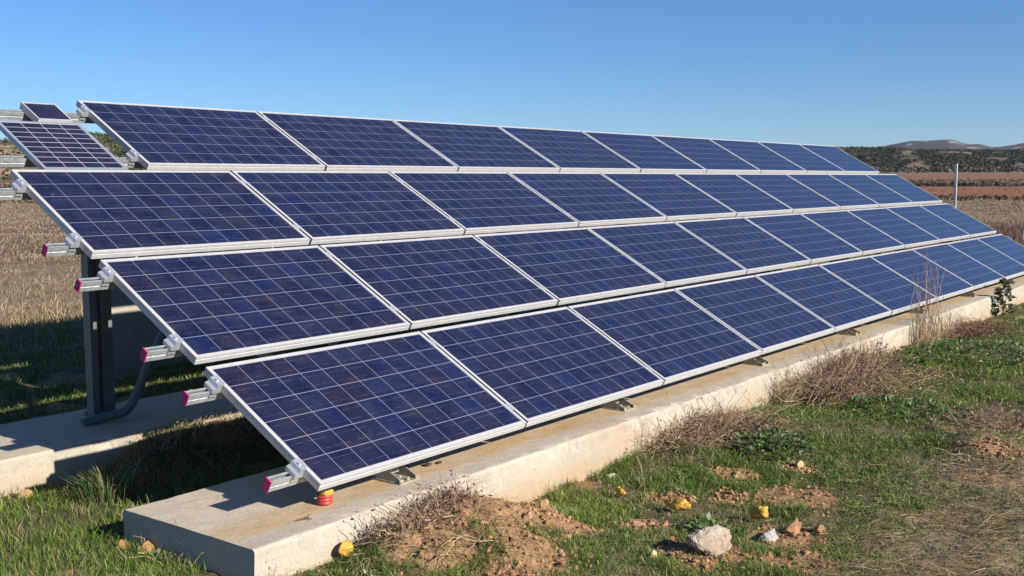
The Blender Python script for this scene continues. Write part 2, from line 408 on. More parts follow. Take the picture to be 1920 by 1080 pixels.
ridge('mountains', [1200, 1450, 1600, 1650, 1690, 1720, 1744, 1767, 1778, 1798, 1812, 1825, 1850, 1873, 1900, 1920, 1980, 2060, 2300],
      [300, 290, 282, 279, 271, 268, 266, 264, 264.6, 271, 272.5, 271.5, 278, 276.5, 272, 269, 264, 272, 285], 3000, 4600, 300, col_mtn, 45, 36)

# ------------------------------------------------------------ vegetation builders
def blades(name, P, H, Wd, lean, col, mat, kind=None, tipcol=1.25, parent=None):
    n = len(P); a = rng.uniform(0, 2 * np.pi, n); wd = np.stack([np.cos(a), np.sin(a), np.zeros(n)], 1) * (Wd * 0.5)[:, None]
    L = np.zeros((n, 3)); L[:, :2] = lean
    up = np.array([0, 0, 1.0])
    lm = np.hypot(lean[:, 0], lean[:, 1]) / np.maximum(H, 1e-6)
    hh = H / np.sqrt(1 + 0.6 * lm ** 2)
    mid = P + up * (hh * 0.6)[:, None] + L * 0.32; tip = P + up * hh[:, None] + L
    tip[:, 2] -= np.clip(lm - 0.5, 0, 1) * H * 0.25
    V = np.stack([P - wd, P + wd, mid - wd * 0.8, mid + wd * 0.8, tip], 1).reshape(-1, 3)
    b = np.arange(n)[:, None] * 5
    C = np.stack([col * 0.9, col * 0.9, col, col, col * tipcol], 1).reshape(-1, 3)
    me = npmesh(name, V, [b + np.array([0, 1, 3, 2]), b + np.array([2, 3, 4])], C)
    return link(name, me, mat, parent)
def stems_arrays(S0, D, L, g, r, col, k=5, wob=0.06):
    n = len(S0); t = np.linspace(0, 1, k)
    P = S0[:, None, :] + D[:, None, :] * (L[:, None] * t)[:, :, None]
    P[:, :, 2] -= (g[:, None] * L[:, None] * t ** 2)
    w = rng.normal(0, 1, (n, k, 3)) * (wob * L)[:, None, None]; w[:, 0] = 0; P = P + w * t[None, :, None]
    tan = np.gradient(P, axis=1); tan /= np.linalg.norm(tan, axis=2, keepdims=True) + 1e-9
    ref = np.array([0.37, 0.61, 0.7]); A = np.cross(tan, ref); A /= np.linalg.norm(A, axis=2, keepdims=True) + 1e-9; B = np.cross(tan, A)
    rr = r[:, None] * (1 - 0.65 * t)[None, :]
    ring = [P + rr[:, :, None] * (A * math.cos(q) + B * math.sin(q)) for q in (0, 2.094, 4.189)]
    V = np.stack(ring, 2).reshape(-1, 3)
    base = (np.arange(n)[:, None] * k + np.arange(k - 1)[None, :]).reshape(-1, 1) * 3
    F = np.concatenate([base + np.array([q, (q + 1) % 3, 3 + (q + 1) % 3, 3 + q]) for q in range(3)])
    C = np.repeat(col, k * 3, axis=0)
    return V, F, C, P
def rdir(n, up_lo, up_hi):
    a = rng.uniform(0, 2 * np.pi, n); e = np.radians(rng.uniform(up_lo, up_hi, n))
    return np.stack([np.cos(a) * np.cos(e), np.sin(a) * np.cos(e), np.sin(e)], 1)
def flecks(P, size, col):
    n = len(P); a = rng.normal(0, 1, (n, 3)); a /= np.linalg.norm(a, axis=1, keepdims=True); b = np.cross(a, rng.normal(0, 1, (n, 3))); b /= np.linalg.norm(b, axis=1, keepdims=True)
    s = size[:, None]; V = np.stack([P - a * s, P + b * s * 0.45, P + a * s, P - b * s * 0.45], 1).reshape(-1, 3)
    return V, np.arange(n)[:, None] * 4 + np.array([0, 1, 2, 3]), np.repeat(col, 4, axis=0)
def tint(n, cols, j=0.2):
    cols = np.array(cols); c = cols[rng.integers(0, len(cols), n)]
    return c * rng.uniform(1 - j, 1 + j, (n, 1))
STRAW = [(0.44, 0.33, 0.19), (0.36, 0.26, 0.145), (0.27, 0.185, 0.11), (0.52, 0.42, 0.27), (0.19, 0.13, 0.085)]
BROWN = [(0.33, 0.22, 0.15), (0.25, 0.155, 0.11), (0.45, 0.325, 0.22), (0.14, 0.085, 0.062), (0.38, 0.265, 0.185)]
GREEN = [(0.110, 0.205, 0.026), (0.080, 0.165, 0.022), (0.165, 0.26, 0.042), (0.225, 0.29, 0.065), (0.058, 0.122, 0.022)]

def brush(name, parts, label, cat, group, z0=None, center=None):
    """parts: list of (cx,cy,rx,ry,n,L,uplo,uphi,g,r,cols)"""
    root_x, root_y = parts[0][0], parts[0][1]
    Vs, Fs, Cs = [], [], []; off = 0
    for (cx, cy, rx, ry, n, L, ul, uh, g, r, cols) in parts:
        q = np.sqrt(rng.random(n)); a = rng.uniform(0, 2 * np.pi, n)
        x = cx + q * rx * np.cos(a); y = cy + q * ry * np.sin(a)
        y = np.where(y > -0.11, -0.11 - np.abs(y + 0.11) * 0.4, y) if cy < 0 else y
        S0 = np.stack([x, y, gz(x, y, False) - 0.02], 1)
        D = rdir(n, ul, uh); LL = L * rng.uniform(0.45, 1.15, n)
        V, F, C, P = stems_arrays(S0, D, LL, g * rng.uniform(0.4, 1.3, n), r * rng.uniform(0.6, 1.3, n), tint(n, cols))
        Vs.append(V); Fs.append(F + off); Cs.append(C); off += len(V)
        m = int(n * 0.8); ii = rng.integers(0, n, m); kk = rng.integers(2, 5, m)
        V, F, C = flecks(P[ii, kk], rng.uniform(0.006, 0.016, m), tint(m, cols))
        Vs.append(V); Fs.append(F + off); Cs.append(C); off += len(V)
    V = np.concatenate(Vs); o0 = np.array([root_x, root_y, float(gz(root_x, root_y))])
    me = npmesh(name, V - o0, [np.concatenate(Fs)], np.concatenate(Cs))
    o = link(name, me, M_STRAW); o.location = o0
    tag(o, label, cat, group); return o

# ------------------------------------------------------------ solar array
TILT = 0.51037; PITCHX = 1.67; PITCHS = 1.061; HM = 0.977; WM = 1.65; TH = 0.045; SH4 = 1.022
ct, st = math.cos(TILT), math.sin(TILT)
def plane(x, s, w=0.0): return (x, s * ct - w * st, s * st + w * ct)
ROT = (TILT, 0, 0)
def sweep_rect(mb, w, h, prof):
    """mitred frame: prof points (u inward, z)"""
    n = len(prof); vs = []
    for (u, z) in prof: vs += [(u, u, z), (w - u, u, z), (w - u, h - u, z), (u, h - u, z)]
    fs = []
    for i in range(n):
        j = (i + 1) % n
        for k in range(4):
            l = (k + 1) % 4; fs.append((i * 4 + k, i * 4 + l, j * 4 + l, j * 4 + k))
    mb.add(vs, fs)
FPROF = [(0.0, 0.0), (0.0, -0.013), (0.0022, -0.0145), (0.0022, -0.018), (0.0, -0.0195), (0.0, -0.045), (0.026, -0.045), (0.026, -0.0425), (0.003, -0.0425), (0.003, -0.008), (0.0215, -0.008), (0.0215, 0.0)]
def glass_mesh(name, w, h, nx, ny, mx, my):
    V = [(0.012, 0.012, -0.0028), (w - 0.012, 0.012, -0.0028), (w - 0.012, h - 0.012, -0.0028), (0.012, h - 0.012, -0.0028),
         (0.012, 0.012, -0.0072), (w - 0.012, 0.012, -0.0072), (w - 0.012, h - 0.012, -0.0072), (0.012, h - 0.012, -0.0072)]
    uv = [((x - mx) / (w - 2 * mx) * nx, (y - my) / (h - 2 * my) * ny) for x, y, z in V]
    return npmesh(name, V, [[(0, 1, 2, 3), (7, 6, 5, 4), (0, 4, 5, 1), (1, 5, 6, 2), (2, 6, 7, 3), (3, 7, 4, 0)]], None, uv)
_mb = MB(); sweep_rect(_mb, WM, HM, FPROF); ME_FRAME = _mb.mesh('frame')
ME_GLASS = glass_mesh('cell_sheet', WM, HM, 10, 6, 0.025, 0.0245)
_mb = MB(); _mb.box((0.765, 0.80, -0.030), (0.885, 0.92, -0.0075)); ME_JB = _mb.mesh('junction_box')
ROWN = {1: 'bottom row', 2: 'second row from the bottom', 3: 'third row from the bottom', 4: 'top row'}
ORD = ['first', 'second', 'third', 'fourth', 'fifth', 'sixth', 'seventh', 'eighth', 'ninth', 'tenth']
proto = None
for row in (1, 2, 3, 4):
    cnt = 9 if row == 4 else 10
    for k in range(cnt):
        x = k * PITCHX + (SH4 if row == 4 else 0) + 0.01
        jit = (random.uniform(-0.003, 0.003), random.uniform(-0.003, 0.003))
        s = (row - 1) * PITCHS + jit[1]
        rt = empty('solar_panel', plane(x, s), (TILT + random.uniform(-.0012, .0012), 0, random.uniform(-.0008, .0008)))
        if proto is None:
            fr = link('frame', ME_FRAME, M_ALU, rt); gl = link('cell_sheet', ME_GLASS, M_CELL, rt); jb = link('junction_box', ME_JB, M_CABLE, rt); proto = (fr, gl, jb)
        else:
            for p in proto:
                c = p.copy(); COL.objects.link(c); c.parent = rt
        pos_ = 'at the left end of' if k == 0 else ('at the right end of' if k == cnt - 1 else ORD[k] + ' from the left in')
        tag(rt, f'white framed blue solar panel {pos_} the {ROWN[row]}', 'solar panel', 'large blue solar panels in the array')

# two small panels on the upper rails
def small_panel(x, s, w, h, nx, ny, mat, fw, th, frame_mat, label, lift):
    rt = empty('small_solar_panel', plane(x, s, lift), ROT)
    mb = MB(); sweep_rect(mb, w, h, [(0, 0), (0, -th), (fw * 1.2, -th), (fw * 1.2, -th + .003), (.003, -th + .003), (.003, -.008), (fw, -.008), (fw, 0)])
    mb.build('frame', frame_mat, rt)
    me = glass_mesh('cell_sheet', w, h, nx, ny, fw + 0.002, fw + 0.002); link('cell_sheet', me, mat, rt)
    for xx in (0.06, w - 0.10):
        mb = MB(); mb.box((xx, 0.002, -th - 0.012), (xx + 0.04, h - 0.002, -th - 0.0005)); mb.build('mounting_strip', M_GALV, rt)
    tag(rt, label, 'solar panel', 'small dark solar panels on the upper rails')
small_panel(0.235, 3.112, 0.60, 0.663, 4, 9, M_CELLD, 0.020, 0.035, M_DARKFRAME, 'smaller dark solar panel with close white grid, left of the top row', -0.001)
small_panel(0.560, 3.818, 0.25, 0.255, 1, 1, M_CELLP, 0.010, 0.050, M_ALU, 'tiny plain dark solar panel on the topmost rail, left of the top row', -0.001)

# rails
def rail_prof():
    a, d, t, lip = 0.0205, 0.06, 0.003, 0.010     # open slot on top, grooves on the sides
    return [(-a, -d), (a, -d), (a, -0.036), (a - .0025, -0.034), (a - .0025, -0.026), (a, -0.024), (a, 0), (lip, 0), (lip, -0.008), (lip + .003, -0.008), (lip + .003, -.003), (a - t - .001, -.003), (a - t - .001, -d + t),
            (-a + t + .001, -d + t), (-a + t + .001, -.003), (-lip - .003, -.003), (-lip - .003, -0.008), (-lip, -0.008), (-lip, 0), (-a, 0), (-a, -0.024), (-a + .0025, -0.026), (-a + .0025, -0.034), (-a, -0.036)]
RP = rail_prof(); RX0 = -0.172
RX1 = 16.70; RX1T = 16.05
_mb = MB(); _mb.prism(RP, 'x', RX0, RX1); ME_RAIL = _mb.mesh('channel')
_mb = MB(); _mb.prism(RP, 'x', RX0, RX1T); ME_RAILT = _mb.mesh('channel')
_mb = MB(); _mb.prism([(-.0225, -.062), (.0225, -.062), (.0225, .002), (-.0225, .002)], 'x', -0.005, 0.003); ME_CAP = _mb.mesh('end_cap')
# end clamp: bent plate gripping the outer edge of the frame
_mb = MB()
_mb.prism([(-0.055, 0.0), (-0.0015, 0.0), (-0.0015, 0.0515), (0.010, 0.0515), (0.010, 0.0545), (-0.012, 0.0545), (-0.030, 0.050), (-0.036, 0.030), (-0.055, 0.022)], 'y', -0.038, 0.038)
_mb.cyl((-0.016, 0, 0.0545), 0.0085, 0.006, 6)
_mb.box((-0.056, -0.028, -0.030), (-0.010, -0.0215, -0.0005)); ME_ECL = _mb.mesh('end_clamp')
_mb = MB(); _mb.box((-0.018, -0.03, 0.0455), (0.018, 0.03, 0.0485)); _mb.box((-0.006, -0.025, 0.0), (0.006, 0.025, 0.0452)); _mb.cyl((0, 0, 0.0485), 0.007, 0.005, 6); ME_MCL = _mb.mesh('mid_clamp')
rail_s = [(1, 0.153, 'lower'), (1, 0.852, 'upper'), (2, 1.240, 'lower'), (2, 1.918, 'upper'), (3, 2.289, 'lower'), (3, 2.93, 'upper'), (4, 3.345, 'lower'), (4, 4.02, 'upper')]
first = {}
for row, s, which in rail_s:
    rt = empty('mounting_rail', plane(0, s, -TH - 0.0025), ROT)
    def part(nm, me, mat, loc, mirror=False):
        if nm not in first: first[nm] = link(nm, me, mat, rt); o = first[nm]
        else: o = first[nm].copy(); COL.objects.link(o); o.parent = rt
        o.location = loc; o.rotation_euler = (0, 0, math.pi if mirror else 0); return o
    o = part('channel', ME_RAIL, M_GALV, (0, 0, 0))
    if row == 4:
        o.data = ME_RAILT
        if not ME_RAILT.materials: ME_RAILT.materials.append(M_GALV)
    part('end_cap', ME_CAP, M_PINK, (RX0, 0, 0)); part('end_cap', ME_CAP, M_PINK, (RX1T if row == 4 else RX1, 0, 0), True)
    x0 = (SH4 if row == 4 else 0) + 0.01; cnt = 9 if row == 4 else 10
    part('end_clamp', ME_ECL, M_CLAMP, (x0, 0, 0)); part('end_clamp', ME_ECL, M_CLAMP, (x0 + cnt * PITCHX - 0.02, 0, 0), True)
    for k in range(1, cnt): part('mid_clamp', ME_MCL, M_CLAMP, (x0 + k * PITCHX - 0.01, 0, 0))
    tag(rt, f'grey steel rail under the {which} half of the {ROWN[row]} of panels', 'mounting rail', 'steel rails carrying the panels')

# ------------------------------------------------------------ footings
def footing(name, x0, x1, y0, y1, zt, zb, label, seed):
    xs = np.concatenate([np.arange(x0, x0 + 6, 0.03), np.arange(x0 + 6, x1, 0.08), [x1]])
    prof = []
    for q in np.linspace(zb, zt - 0.02, 12): prof.append((y0, q))
    for a in np.linspace(0, 90, 5)[1:]: prof.append((y0 + 0.02 - 0.02 * math.cos(rad(a)), zt - 0.02 + 0.02 * math.sin(rad(a))))
    for q in np.linspace(y0 + 0.06, y1 - 0.015, 24): prof.append((q, zt))
    prof.append((y1, zt - 0.012))
    for q in np.linspace(zt - 0.06, zb, 6): prof.append((y1, q))
    prof = np.array(prof); n = len(prof); m = len(xs)
    X = np.repeat(xs[:, None], n, 1); Y = np.repeat(prof[None, :, 0], m, 0).copy(); Z = np.repeat(prof[None, :, 1], m, 0).copy()
    topm = np.exp(-((prof[:, 0] - y0) / 0.05) ** 2) * (prof[:, 1] > zt - 0.05)
    Z += ((fbm(X * 5 + seed, Y * 5, 4) - 0.5) * 0.008 + (fbm(X * 24 + seed, Y * 24, 3) - 0.5) * 0.0035) * (Z > zt - 0.03)
    edge = (fbm(X * 7 + seed, X * 0 + 3.3, 4) - 0.5); chip = sstep(0.62, 0.70, fbm(X * 16 + seed, X * 0 + 8.3, 3))
    Y += (edge * 0.045 + chip * 0.016) * topm[None, :]; Z -= (np.clip(edge, 0, 1) * 0.045 + chip * 0.012) * topm[None, :]
    Y += (fbm(X * 2.5 + 9, Z * 6 + seed, 4) - 0.5) * 0.025 * (np.abs(Y - y0) < 0.03)
    V = np.stack([X, Y, Z], -1)
    V[0, :, 0] += (fbm(V[0, :, 1] * 14, V[0, :, 2] * 14 + seed, 3) - 0.5) * 0.006
    V = V.reshape(-1, 3)
    i = np.arange(m - 1)[:, None] * n; j = np.arange(n - 1)[None, :]
    F = np.stack([i + j, i + j + 1, i + n + j + 1, i + n + j], -1).reshape(-1, 4)[:, ::-1]
    caps = [list(range(n)), list(range((m - 1) * n, m * n))[::-1]]
    me = npmesh(name, V, [F, np.array(caps[:1]), np.array(caps[1:])])
    bm = bmesh.new(); bm.from_mesh(me); bmesh.ops.recalc_face_normals(bm, faces=bm.faces); bm.to_mesh(me); bm.free()
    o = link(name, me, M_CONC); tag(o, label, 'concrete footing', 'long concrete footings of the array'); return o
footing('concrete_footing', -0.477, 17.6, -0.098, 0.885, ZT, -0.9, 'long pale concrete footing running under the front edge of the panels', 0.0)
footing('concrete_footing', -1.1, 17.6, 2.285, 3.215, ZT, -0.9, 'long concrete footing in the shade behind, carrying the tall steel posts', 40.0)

# ------------------------------------------------------------ support frames
def cprof(x0, x1, y0, y1, t=0.006, lip=0.02, open_right=True):
    a = [(x0, y0), (x1, y0), (x1, y0 + lip), (x1 - t, y0 + lip), (x1 - t, y0 + t), (x0 + t, y0 + t), (x0 + t, y1 - t), (x1 - t, y1 - t), (x1 - t, y1 - lip), (x1, y1 - lip), (x1, y1), (x0, y1)]
    return a if open_right else [(x0 + x1 - u, w) for u, w in a][::-1]
YP = 2.95
ztop = YP * st / ct - (0.112 + 0.09) / ct + 0.04
_mb = MB(); _mb.prism(cprof(-0.100, -0.050, YP - .05, YP + .03, lip=.012), 'z', ZT, ztop); ME_P1 = _mb.mesh('post_channel')
_mb = MB(); _mb.prism(cprof(-0.020, 0.065, YP - .05, YP + .03, lip=.012), 'z', ZT, ztop); ME_P2 = _mb.mesh('post_channel')
_mb = MB(); _mb.box((-0.115, YP - .085, ZT), (0.115, YP + .07, ZT + .010))
for xx in (-0.098, 0.098):
    for yy in (-.065, .05): _mb.cyl((xx, YP + yy, ZT + .012), 0.011, 0.016, 6)
ME_BP = _mb.mesh('base_plate')
M_pl = Matrix.Rotation(TILT, 4, 'X')
def girder(xa, xb):
    mb = MB(); pr = cprof(xa, xb, -0.205, -0.1085)
    vs = []
    for s in (1.14, 4.12): vs += [M_pl @ Vector((u, s, w)) for u, w in pr]
    n = len(pr); mb.add(vs, [tuple(range(n))[::-1], tuple(range(n, 2 * n))] + [(i, (i + 1) % n, n + (i + 1) % n, n + i) for i in range(n)])
    return mb.mesh('girder')
ME_G1, ME_G2 = girder(-0.100, -0.050), girder(-0.020, 0.065)
def tie():
    mb = MB(); mb.box((-0.042, 0.14, -0.126), (-0.030, 1.20, -0.1085), M_pl); return mb.mesh('tie_bar')
ME_TIE = tie()
def foot_bracket():
    mb = MB()
    mb.box((-0.070, 0.078, ZT), (0.085, 0.30, ZT + .0075))
    for xa in (-0.058, 0.066):
        mb.prism([(0.085, ZT + .008), (0.30, ZT + .008), (0.30, ZT + .115), (0.26, ZT + .10), (0.088, ZT + .020)], 'x', xa, xa + .006)
        mb.box((xa - .012, 0.082, ZT + .008), (xa + .018, 0.0885, ZT + .026))
    mb.prism([(0.20, ZT + .03), (0.27, ZT + .03), (0.27, ZT + .08), (0.20, ZT + .07)], 'x', -0.03, 0.05)
    for yy in (0.10, 0.16): mb.cyl((0.01, yy, ZT + .008), 0.011, 0.018, 6)
    return mb.mesh('foot_bracket')
ME_FB = foot_bracket()
def brace():
    mb = MB()
    mb.tube([(0.012, 2.9, ZT + .25), (0.012, 1.05 + .25, 0.53)], 0.022, 8); return mb.mesh('brace')
frames0 = None
for k in range(8):
    rt = empty('support_frame', (0.715 + 2.272 * k, 0, 0))
    if k == 0:
        frames0 = [link('foot_bracket', ME_FB, M_FOOT, rt), link('girder', ME_G1, M_POST, rt), link('girder', ME_G2, M_POST, rt), link('tie_bar', ME_TIE, M_POST, rt), link('post_channel', ME_P1, M_POST, rt), link('post_channel', ME_P2, M_POST, rt), link('base_plate', ME_BP, M_POST, rt)]
    else:
        for p in frames0: c = p.copy(); COL.objects.link(c); c.parent = rt
    lab = 'galvanised support frame with tall twin post at the open left end of the array' if k == 0 else f'galvanised support frame with a foot bracket on the front footing, {ORD[k]} from the left'
    tag(rt, lab, 'support frame', 'steel frames under the array')
# cable in the post gap
mb = MB(); pts = [(0.685, 2.88, 1.02), (0.650, 2.88, 0.92), (0.657, 2.88, 0.83), (0.680, 2.89, 0.74)] + [(0.680 + 0.004 * math.sin(q * 5), 2.905, 0.74 - q) for q in np.linspace(0.06, 0.86, 14)]
mb.tube(pts, 0.010, 8); tag(mb.build('cable', M_CABLE), 'black cable hanging down the gap of the twin steel post', 'cable')
# conduit
def spline(pts, n=60):
    pts = [Vector(p) for p in pts]; pts = [pts[0] * 2 - pts[1]] + pts + [pts[-1] * 2 - pts[-2]]; out = []
    seg = len(pts) - 3
    for i in range(n + 1):
        t = i / n * seg; k = min(int(t), seg - 1); f = t - k; a, b, c, d = pts[k:k + 4]
        out.append(0.5 * ((2 * b) + (c - a) * f + (2 * a - 5 * b + 4 * c - d) * f * f + (3 * b - a - 3 * c + d) * f ** 3))
    return out
cp = spline([(0.42, 2.72, ZT + .02), (0.56, 2.70, ZT + .035), (0.70, 2.66, ZT + .06), (0.78, 2.65, -0.01), (0.86, 2.65, 0.14), (0.98, 2.65, 0.33), (1.14, 2.68, 0.60), (1.22, 2.72, 1.05)], 150)
mb = MB(); mb.tube(cp, [0.030 + 0.0022 * (i % 2) for i in range(len(cp))], 12)
tag(mb.build('conduit', M_PIPE), 'dark corrugated conduit lying on the rear footing and rising past the post', 'conduit')

# rendered wall standing behind the array
HUT = (2.2, 5.35)
rt = empty('rendered_wall', (HUT[0], HUT[1], -0.45))
mb = MB(); mb.box((0, 0, -0.3), (4.2, 0.16, 1.86)); mb.build('wall', M_HUT, rt, 0.006)
mb = MB(); mb.box((-0.004, -0.03, 1.862), (4.22, 0.19, 1.92)); mb.build('coping', M_HUT, rt, 0.006)
tag(rt, 'low pale rendered wall in the shade behind the panels and the tall post', 'wall')

# red cup with foam under the corner
rt = empty('red_pipe_stub', (0.178, 0.155, ZT))
mb = MB(); R0 = 0.040
prof = []
for i in range(3): z = 0.003 + i * 0.0165; prof += [(R0 - 0.004, z), (R0, z + 0.004), (R0, z + 0.010), (R0 - 0.004, z + 0.0145)]
ns = 28; vs = []
for r, z in prof: vs += [(r * math.cos(2 * math.pi * k / ns), r * math.sin(2 * math.pi * k / ns), z) for k in range(ns)]
for r, z in ((R0 - .007, prof[-1][1]), (R0 - .007, .004)): vs += [(r * math.cos(2 * math.pi * k / ns), r * math.sin(2 * math.pi * k / ns), z) for k in range(ns)]
nr = len(prof) + 2; fs = [(i * ns + k, i * ns + (k + 1) % ns, (i + 1) * ns + (k + 1) % ns, (i + 1) * ns + k) for i in range(nr - 1) for k in range(ns)]
fs.append(tuple(range((nr - 1) * ns, nr * ns))); mb.add(vs, fs)
o = mb.build('corrugated_tube', M_RED, rt); o.data.polygons.foreach_set('use_smooth', [True] * len(o.data.polygons))
tag(rt, 'red corrugated pipe stub standing on the footing under the front panel corner', 'pipe stub')

# ------------------------------------------------------------ stones and lumps
def ico(sub):
    bm = bmesh.new(); bmesh.ops.create_icosphere(bm, subdivisions=sub, radius=1); V = np.array([v.co[:] for v in bm.verts]); F = np.array([[v.index for v in f.verts] for f in bm.faces]); bm.free(); return V, F
I3, I2, I1 = ico(4), ico(2), ico(1)
def n3(V, s, seed): return (fbm(V[:, 0] * s + seed + 50, V[:, 1] * s + V[:, 2] * s * 0.7 + 50, 3) + fbm(V[:, 1] * s + seed + 90, V[:, 2] * s - V[:, 0] * s * 0.6 + 90, 3)) - 1
def lump(name, x, y, size, col, mat, label, cat, group, seed, facets=7, z=None, rz=0, sink=0.25, rough=0.35, tilt=0):
    V, F = I3; V = V.copy(); r_ = np.random.default_rng(seed)
    for _ in range(facets):           # cut flat facets as on broken rock
        n = r_.normal(0, 1, 3); n /= np.linalg.norm(n); d = r_.uniform(0.45, 0.8); q = V @ n; V = V - np.clip(q - d, 0, None)[:, None] * n
    V = V * (1 + rough * n3(V, 1.6, seed) + rough * 0.35 * n3(V, 6, seed + 3))[:, None]
    V = V * np.array(size) * 0.5
    R_ = np.array(Matrix.Rotation(rz, 3, 'Z') @ Matrix.Rotation(tilt, 3, 'X')); V = V @ R_.T
    c = np.array(col) * (1 + 0.5 * n3(V / max(size), 9, seed + 7))[:, None]
    zz = (float(gz(x, y)) if z is None else z) - V[:, 2].min() - sink * size[2]
    me = npmesh(name, V, [F], np.clip(c, 0.01, 0.95)); o = link(name, me, mat, None, True); o.location = (x, y, zz)
    tag(o, label, cat, group); return o
ST = 'loose stones in front of the footing'
def slab_stone():
    pts = [(-.098, .035), (-.04, .070), (.092, .066), (.096, .022), (.068, -.045), (.012, -.082), (-.048, -.052), (-.082, -.022)]
    an = np.array([math.atan2(b, a) for a, b in pts]); rr = np.array([math.hypot(a, b) for a, b in pts]); o_ = np.argsort(an); an, rr = an[o_], rr[o_]
    V, F = I3; th = np.arctan2(V[:, 2], V[:, 0]); r = np.interp(th, np.concatenate([an - 2 * np.pi, an, an + 2 * np.pi]), np.tile(rr, 3))
    q = np.sqrt(np.clip(1 - V[:, 1] ** 2, 0, 1)) ** 0.32; yy = np.sign(V[:, 1]) * np.abs(V[:, 1]) ** 0.45 * 0.042
    V = np.stack([r * q * np.cos(th), yy, r * q * np.sin(th)], 1); V = V * (1 + 0.13 * n3(V * 10, 1.7, 4) + 0.24 * n3(V * 10, 6.5, 8))[:, None]
    c = np.array([0.44, 0.335, 0.245]) * (1 + 0.4 * n3(V * 10, 6, 5))[:, None]; w = 0.8 * sstep(0.1, 0.5, n3(V * 10, 3, 9) + V[:, 2] * 3 - V[:, 0] * 3)[:, None]; c = c * (1 - w) + np.array([0.49, 0.45, 0.40]) * w
    V = V @ np.array(Matrix.Rotation(-0.75, 3, 'Z') @ Matrix.Rotation(-0.55, 3, 'X')).T * np.array([1.05, 1.05, 0.80])
    o = link('stone', npmesh('stone', V, [F], c), M_STONE, None, False); o.location = (1.16, -1.47, float(gz(1.16, -1.47)) + 0.052)
    tag(o, 'large pale pinkish white broken stone, biggest of the loose stones', 'stone', ST)
slab_stone()
lump('stone', 1.66, -1.56, (0.12, 0.09, 0.07), (0.42, 0.40, 0.38), M_STONE, 'rough grey stone right of the large pale stone', 'stone', ST, 11, 6, rough=0.5)
lump('clod', 1.85, -1.60, (0.17, 0.10, 0.08), (0.36, 0.19, 0.10), M_CLOD, 'reddish clod of earth behind the rough grey stone', 'clod', 'clods of earth in the grass', 12, 4, rough=0.6)
lump('clod', 1.93, -1.72, (0.07, 0.06, 0.06), (0.40, 0.23, 0.12), M_CLOD, 'small tan clod at the right of the reddish clods', 'clod', 'clods of earth in the grass', 13, 4, rough=0.5)
lump('clod', 1.45, -0.90, (0.11, 0.08, 0.07), (0.42, 0.25, 0.15), M_CLOD, 'tan clod of earth in the middle of the grass, left of the yellow foam', 'clod', 'clods of earth in the grass', 14, 5)
lump('clod', 1.08, -0.55, (0.055, 0.05, 0.085), (0.46, 0.29, 0.16), M_CLOD, 'upright tan clod beside the dirt mound', 'clod', 'clods of earth in the grass', 15, 5)
lump('clod', 0.86, -0.60, (0.05, 0.05, 0.05), (0.46, 0.27, 0.17), M_CLOD, 'small pinkish clod in the grass right of the dirt mound', 'clod', 'clods of earth in the grass', 16, 5)
lump('clod', -0.50, 0.66, (0.10, 0.08, 0.085), (0.43, 0.23, 0.09), M_CLOD, 'larger orange clod beside the shaded footing end', 'clod', 'clods of earth in the grass', 17, 5, sink=0.1)
lump('clod', -0.53, 0.80, (0.07, 0.06, 0.065), (0.38, 0.20, 0.10), M_CLOD, 'smaller orange clod beside the shaded footing end', 'clod', 'clods of earth in the grass', 18, 5, sink=0.1)
lump('clod', -0.29, 2.16, (0.09, 0.07, 0.06), (0.38, 0.25, 0.12), M_CLOD, 'lone tan clod in the grass before the rear footing', 'clod', 'clods of earth in the grass', 19, 5)
lump('clod', 3.22, -1.07, (0.10, 0.06, 0.07), (0.48, 0.32, 0.18), M_CLOD, 'pale tan clod right of the leafy weed', 'clod', 'clods of earth in the grass', 20, 5)
lump('stone', 0.78, -0.16, (0.06, 0.05, 0.05), (0.55, 0.42, 0.25), M_STONE, 'small cream stone among the dry twigs on the dirt mound', 'stone', ST, 21, 5, sink=0.1)
lump('stone', 2.28, -0.22, (0.10, 0.05, 0.04), (0.40, 0.38, 0.28), M_STONE, 'small flat grey stone at the foot of the footing wall', 'stone', ST, 22, 5)
lump('stone', 0.95, -1.28, (0.05, 0.04, 0.045), (0.60, 0.45, 0.28), M_STONE, 'small cream stone left of the large pale stone', 'stone', ST, 23, 5)
FO = 'lumps of yellow foam'
lump('foam_lump', 1.78, -0.96, (0.075, 0.15, 0.065), (1, 1, 1), M_FOAM, 'bright yellow foam lump with a knob, in the grass behind the large pale stone', 'foam lump', FO, 31, 1, rough=0.75, sink=-0.3)
lump('foam_lump', 1.93, -1.38, (0.07, 0.10, 0.075), (1, 1, 1), M_FOAM, 'bright yellow foam lump above the grey stone', 'foam lump', FO, 32, 1, rough=0.8, sink=-0.25)
lump('foam_lump', 1.87, -0.53, (0.05, 0.085, 0.06), (1, 1, 1), M_FOAM, 'orange yellow foam lump in tall green grass near the footing', 'foam lump', FO, 33, 3, rough=0.5, sink=-0.2)
lump('foam_lump', 0.03, -0.15, (0.10, 0.05, 0.085), (1, 1, 1), M_FOAM, 'yellow foam lump against the footing wall under the dry twigs', 'foam lump', FO, 34, 3, rough=0.35, sink=0, z=-0.335)
lump('foam_lump', 0.180, 0.150, (0.080, 0.075, 0.055), (1, 1, 1), M_FOAM, 'yellow foam lump stuffed in the top of the red pipe stub', 'foam lump', FO, 35, 3, rough=0.3, sink=0, z=ZT + 0.036)

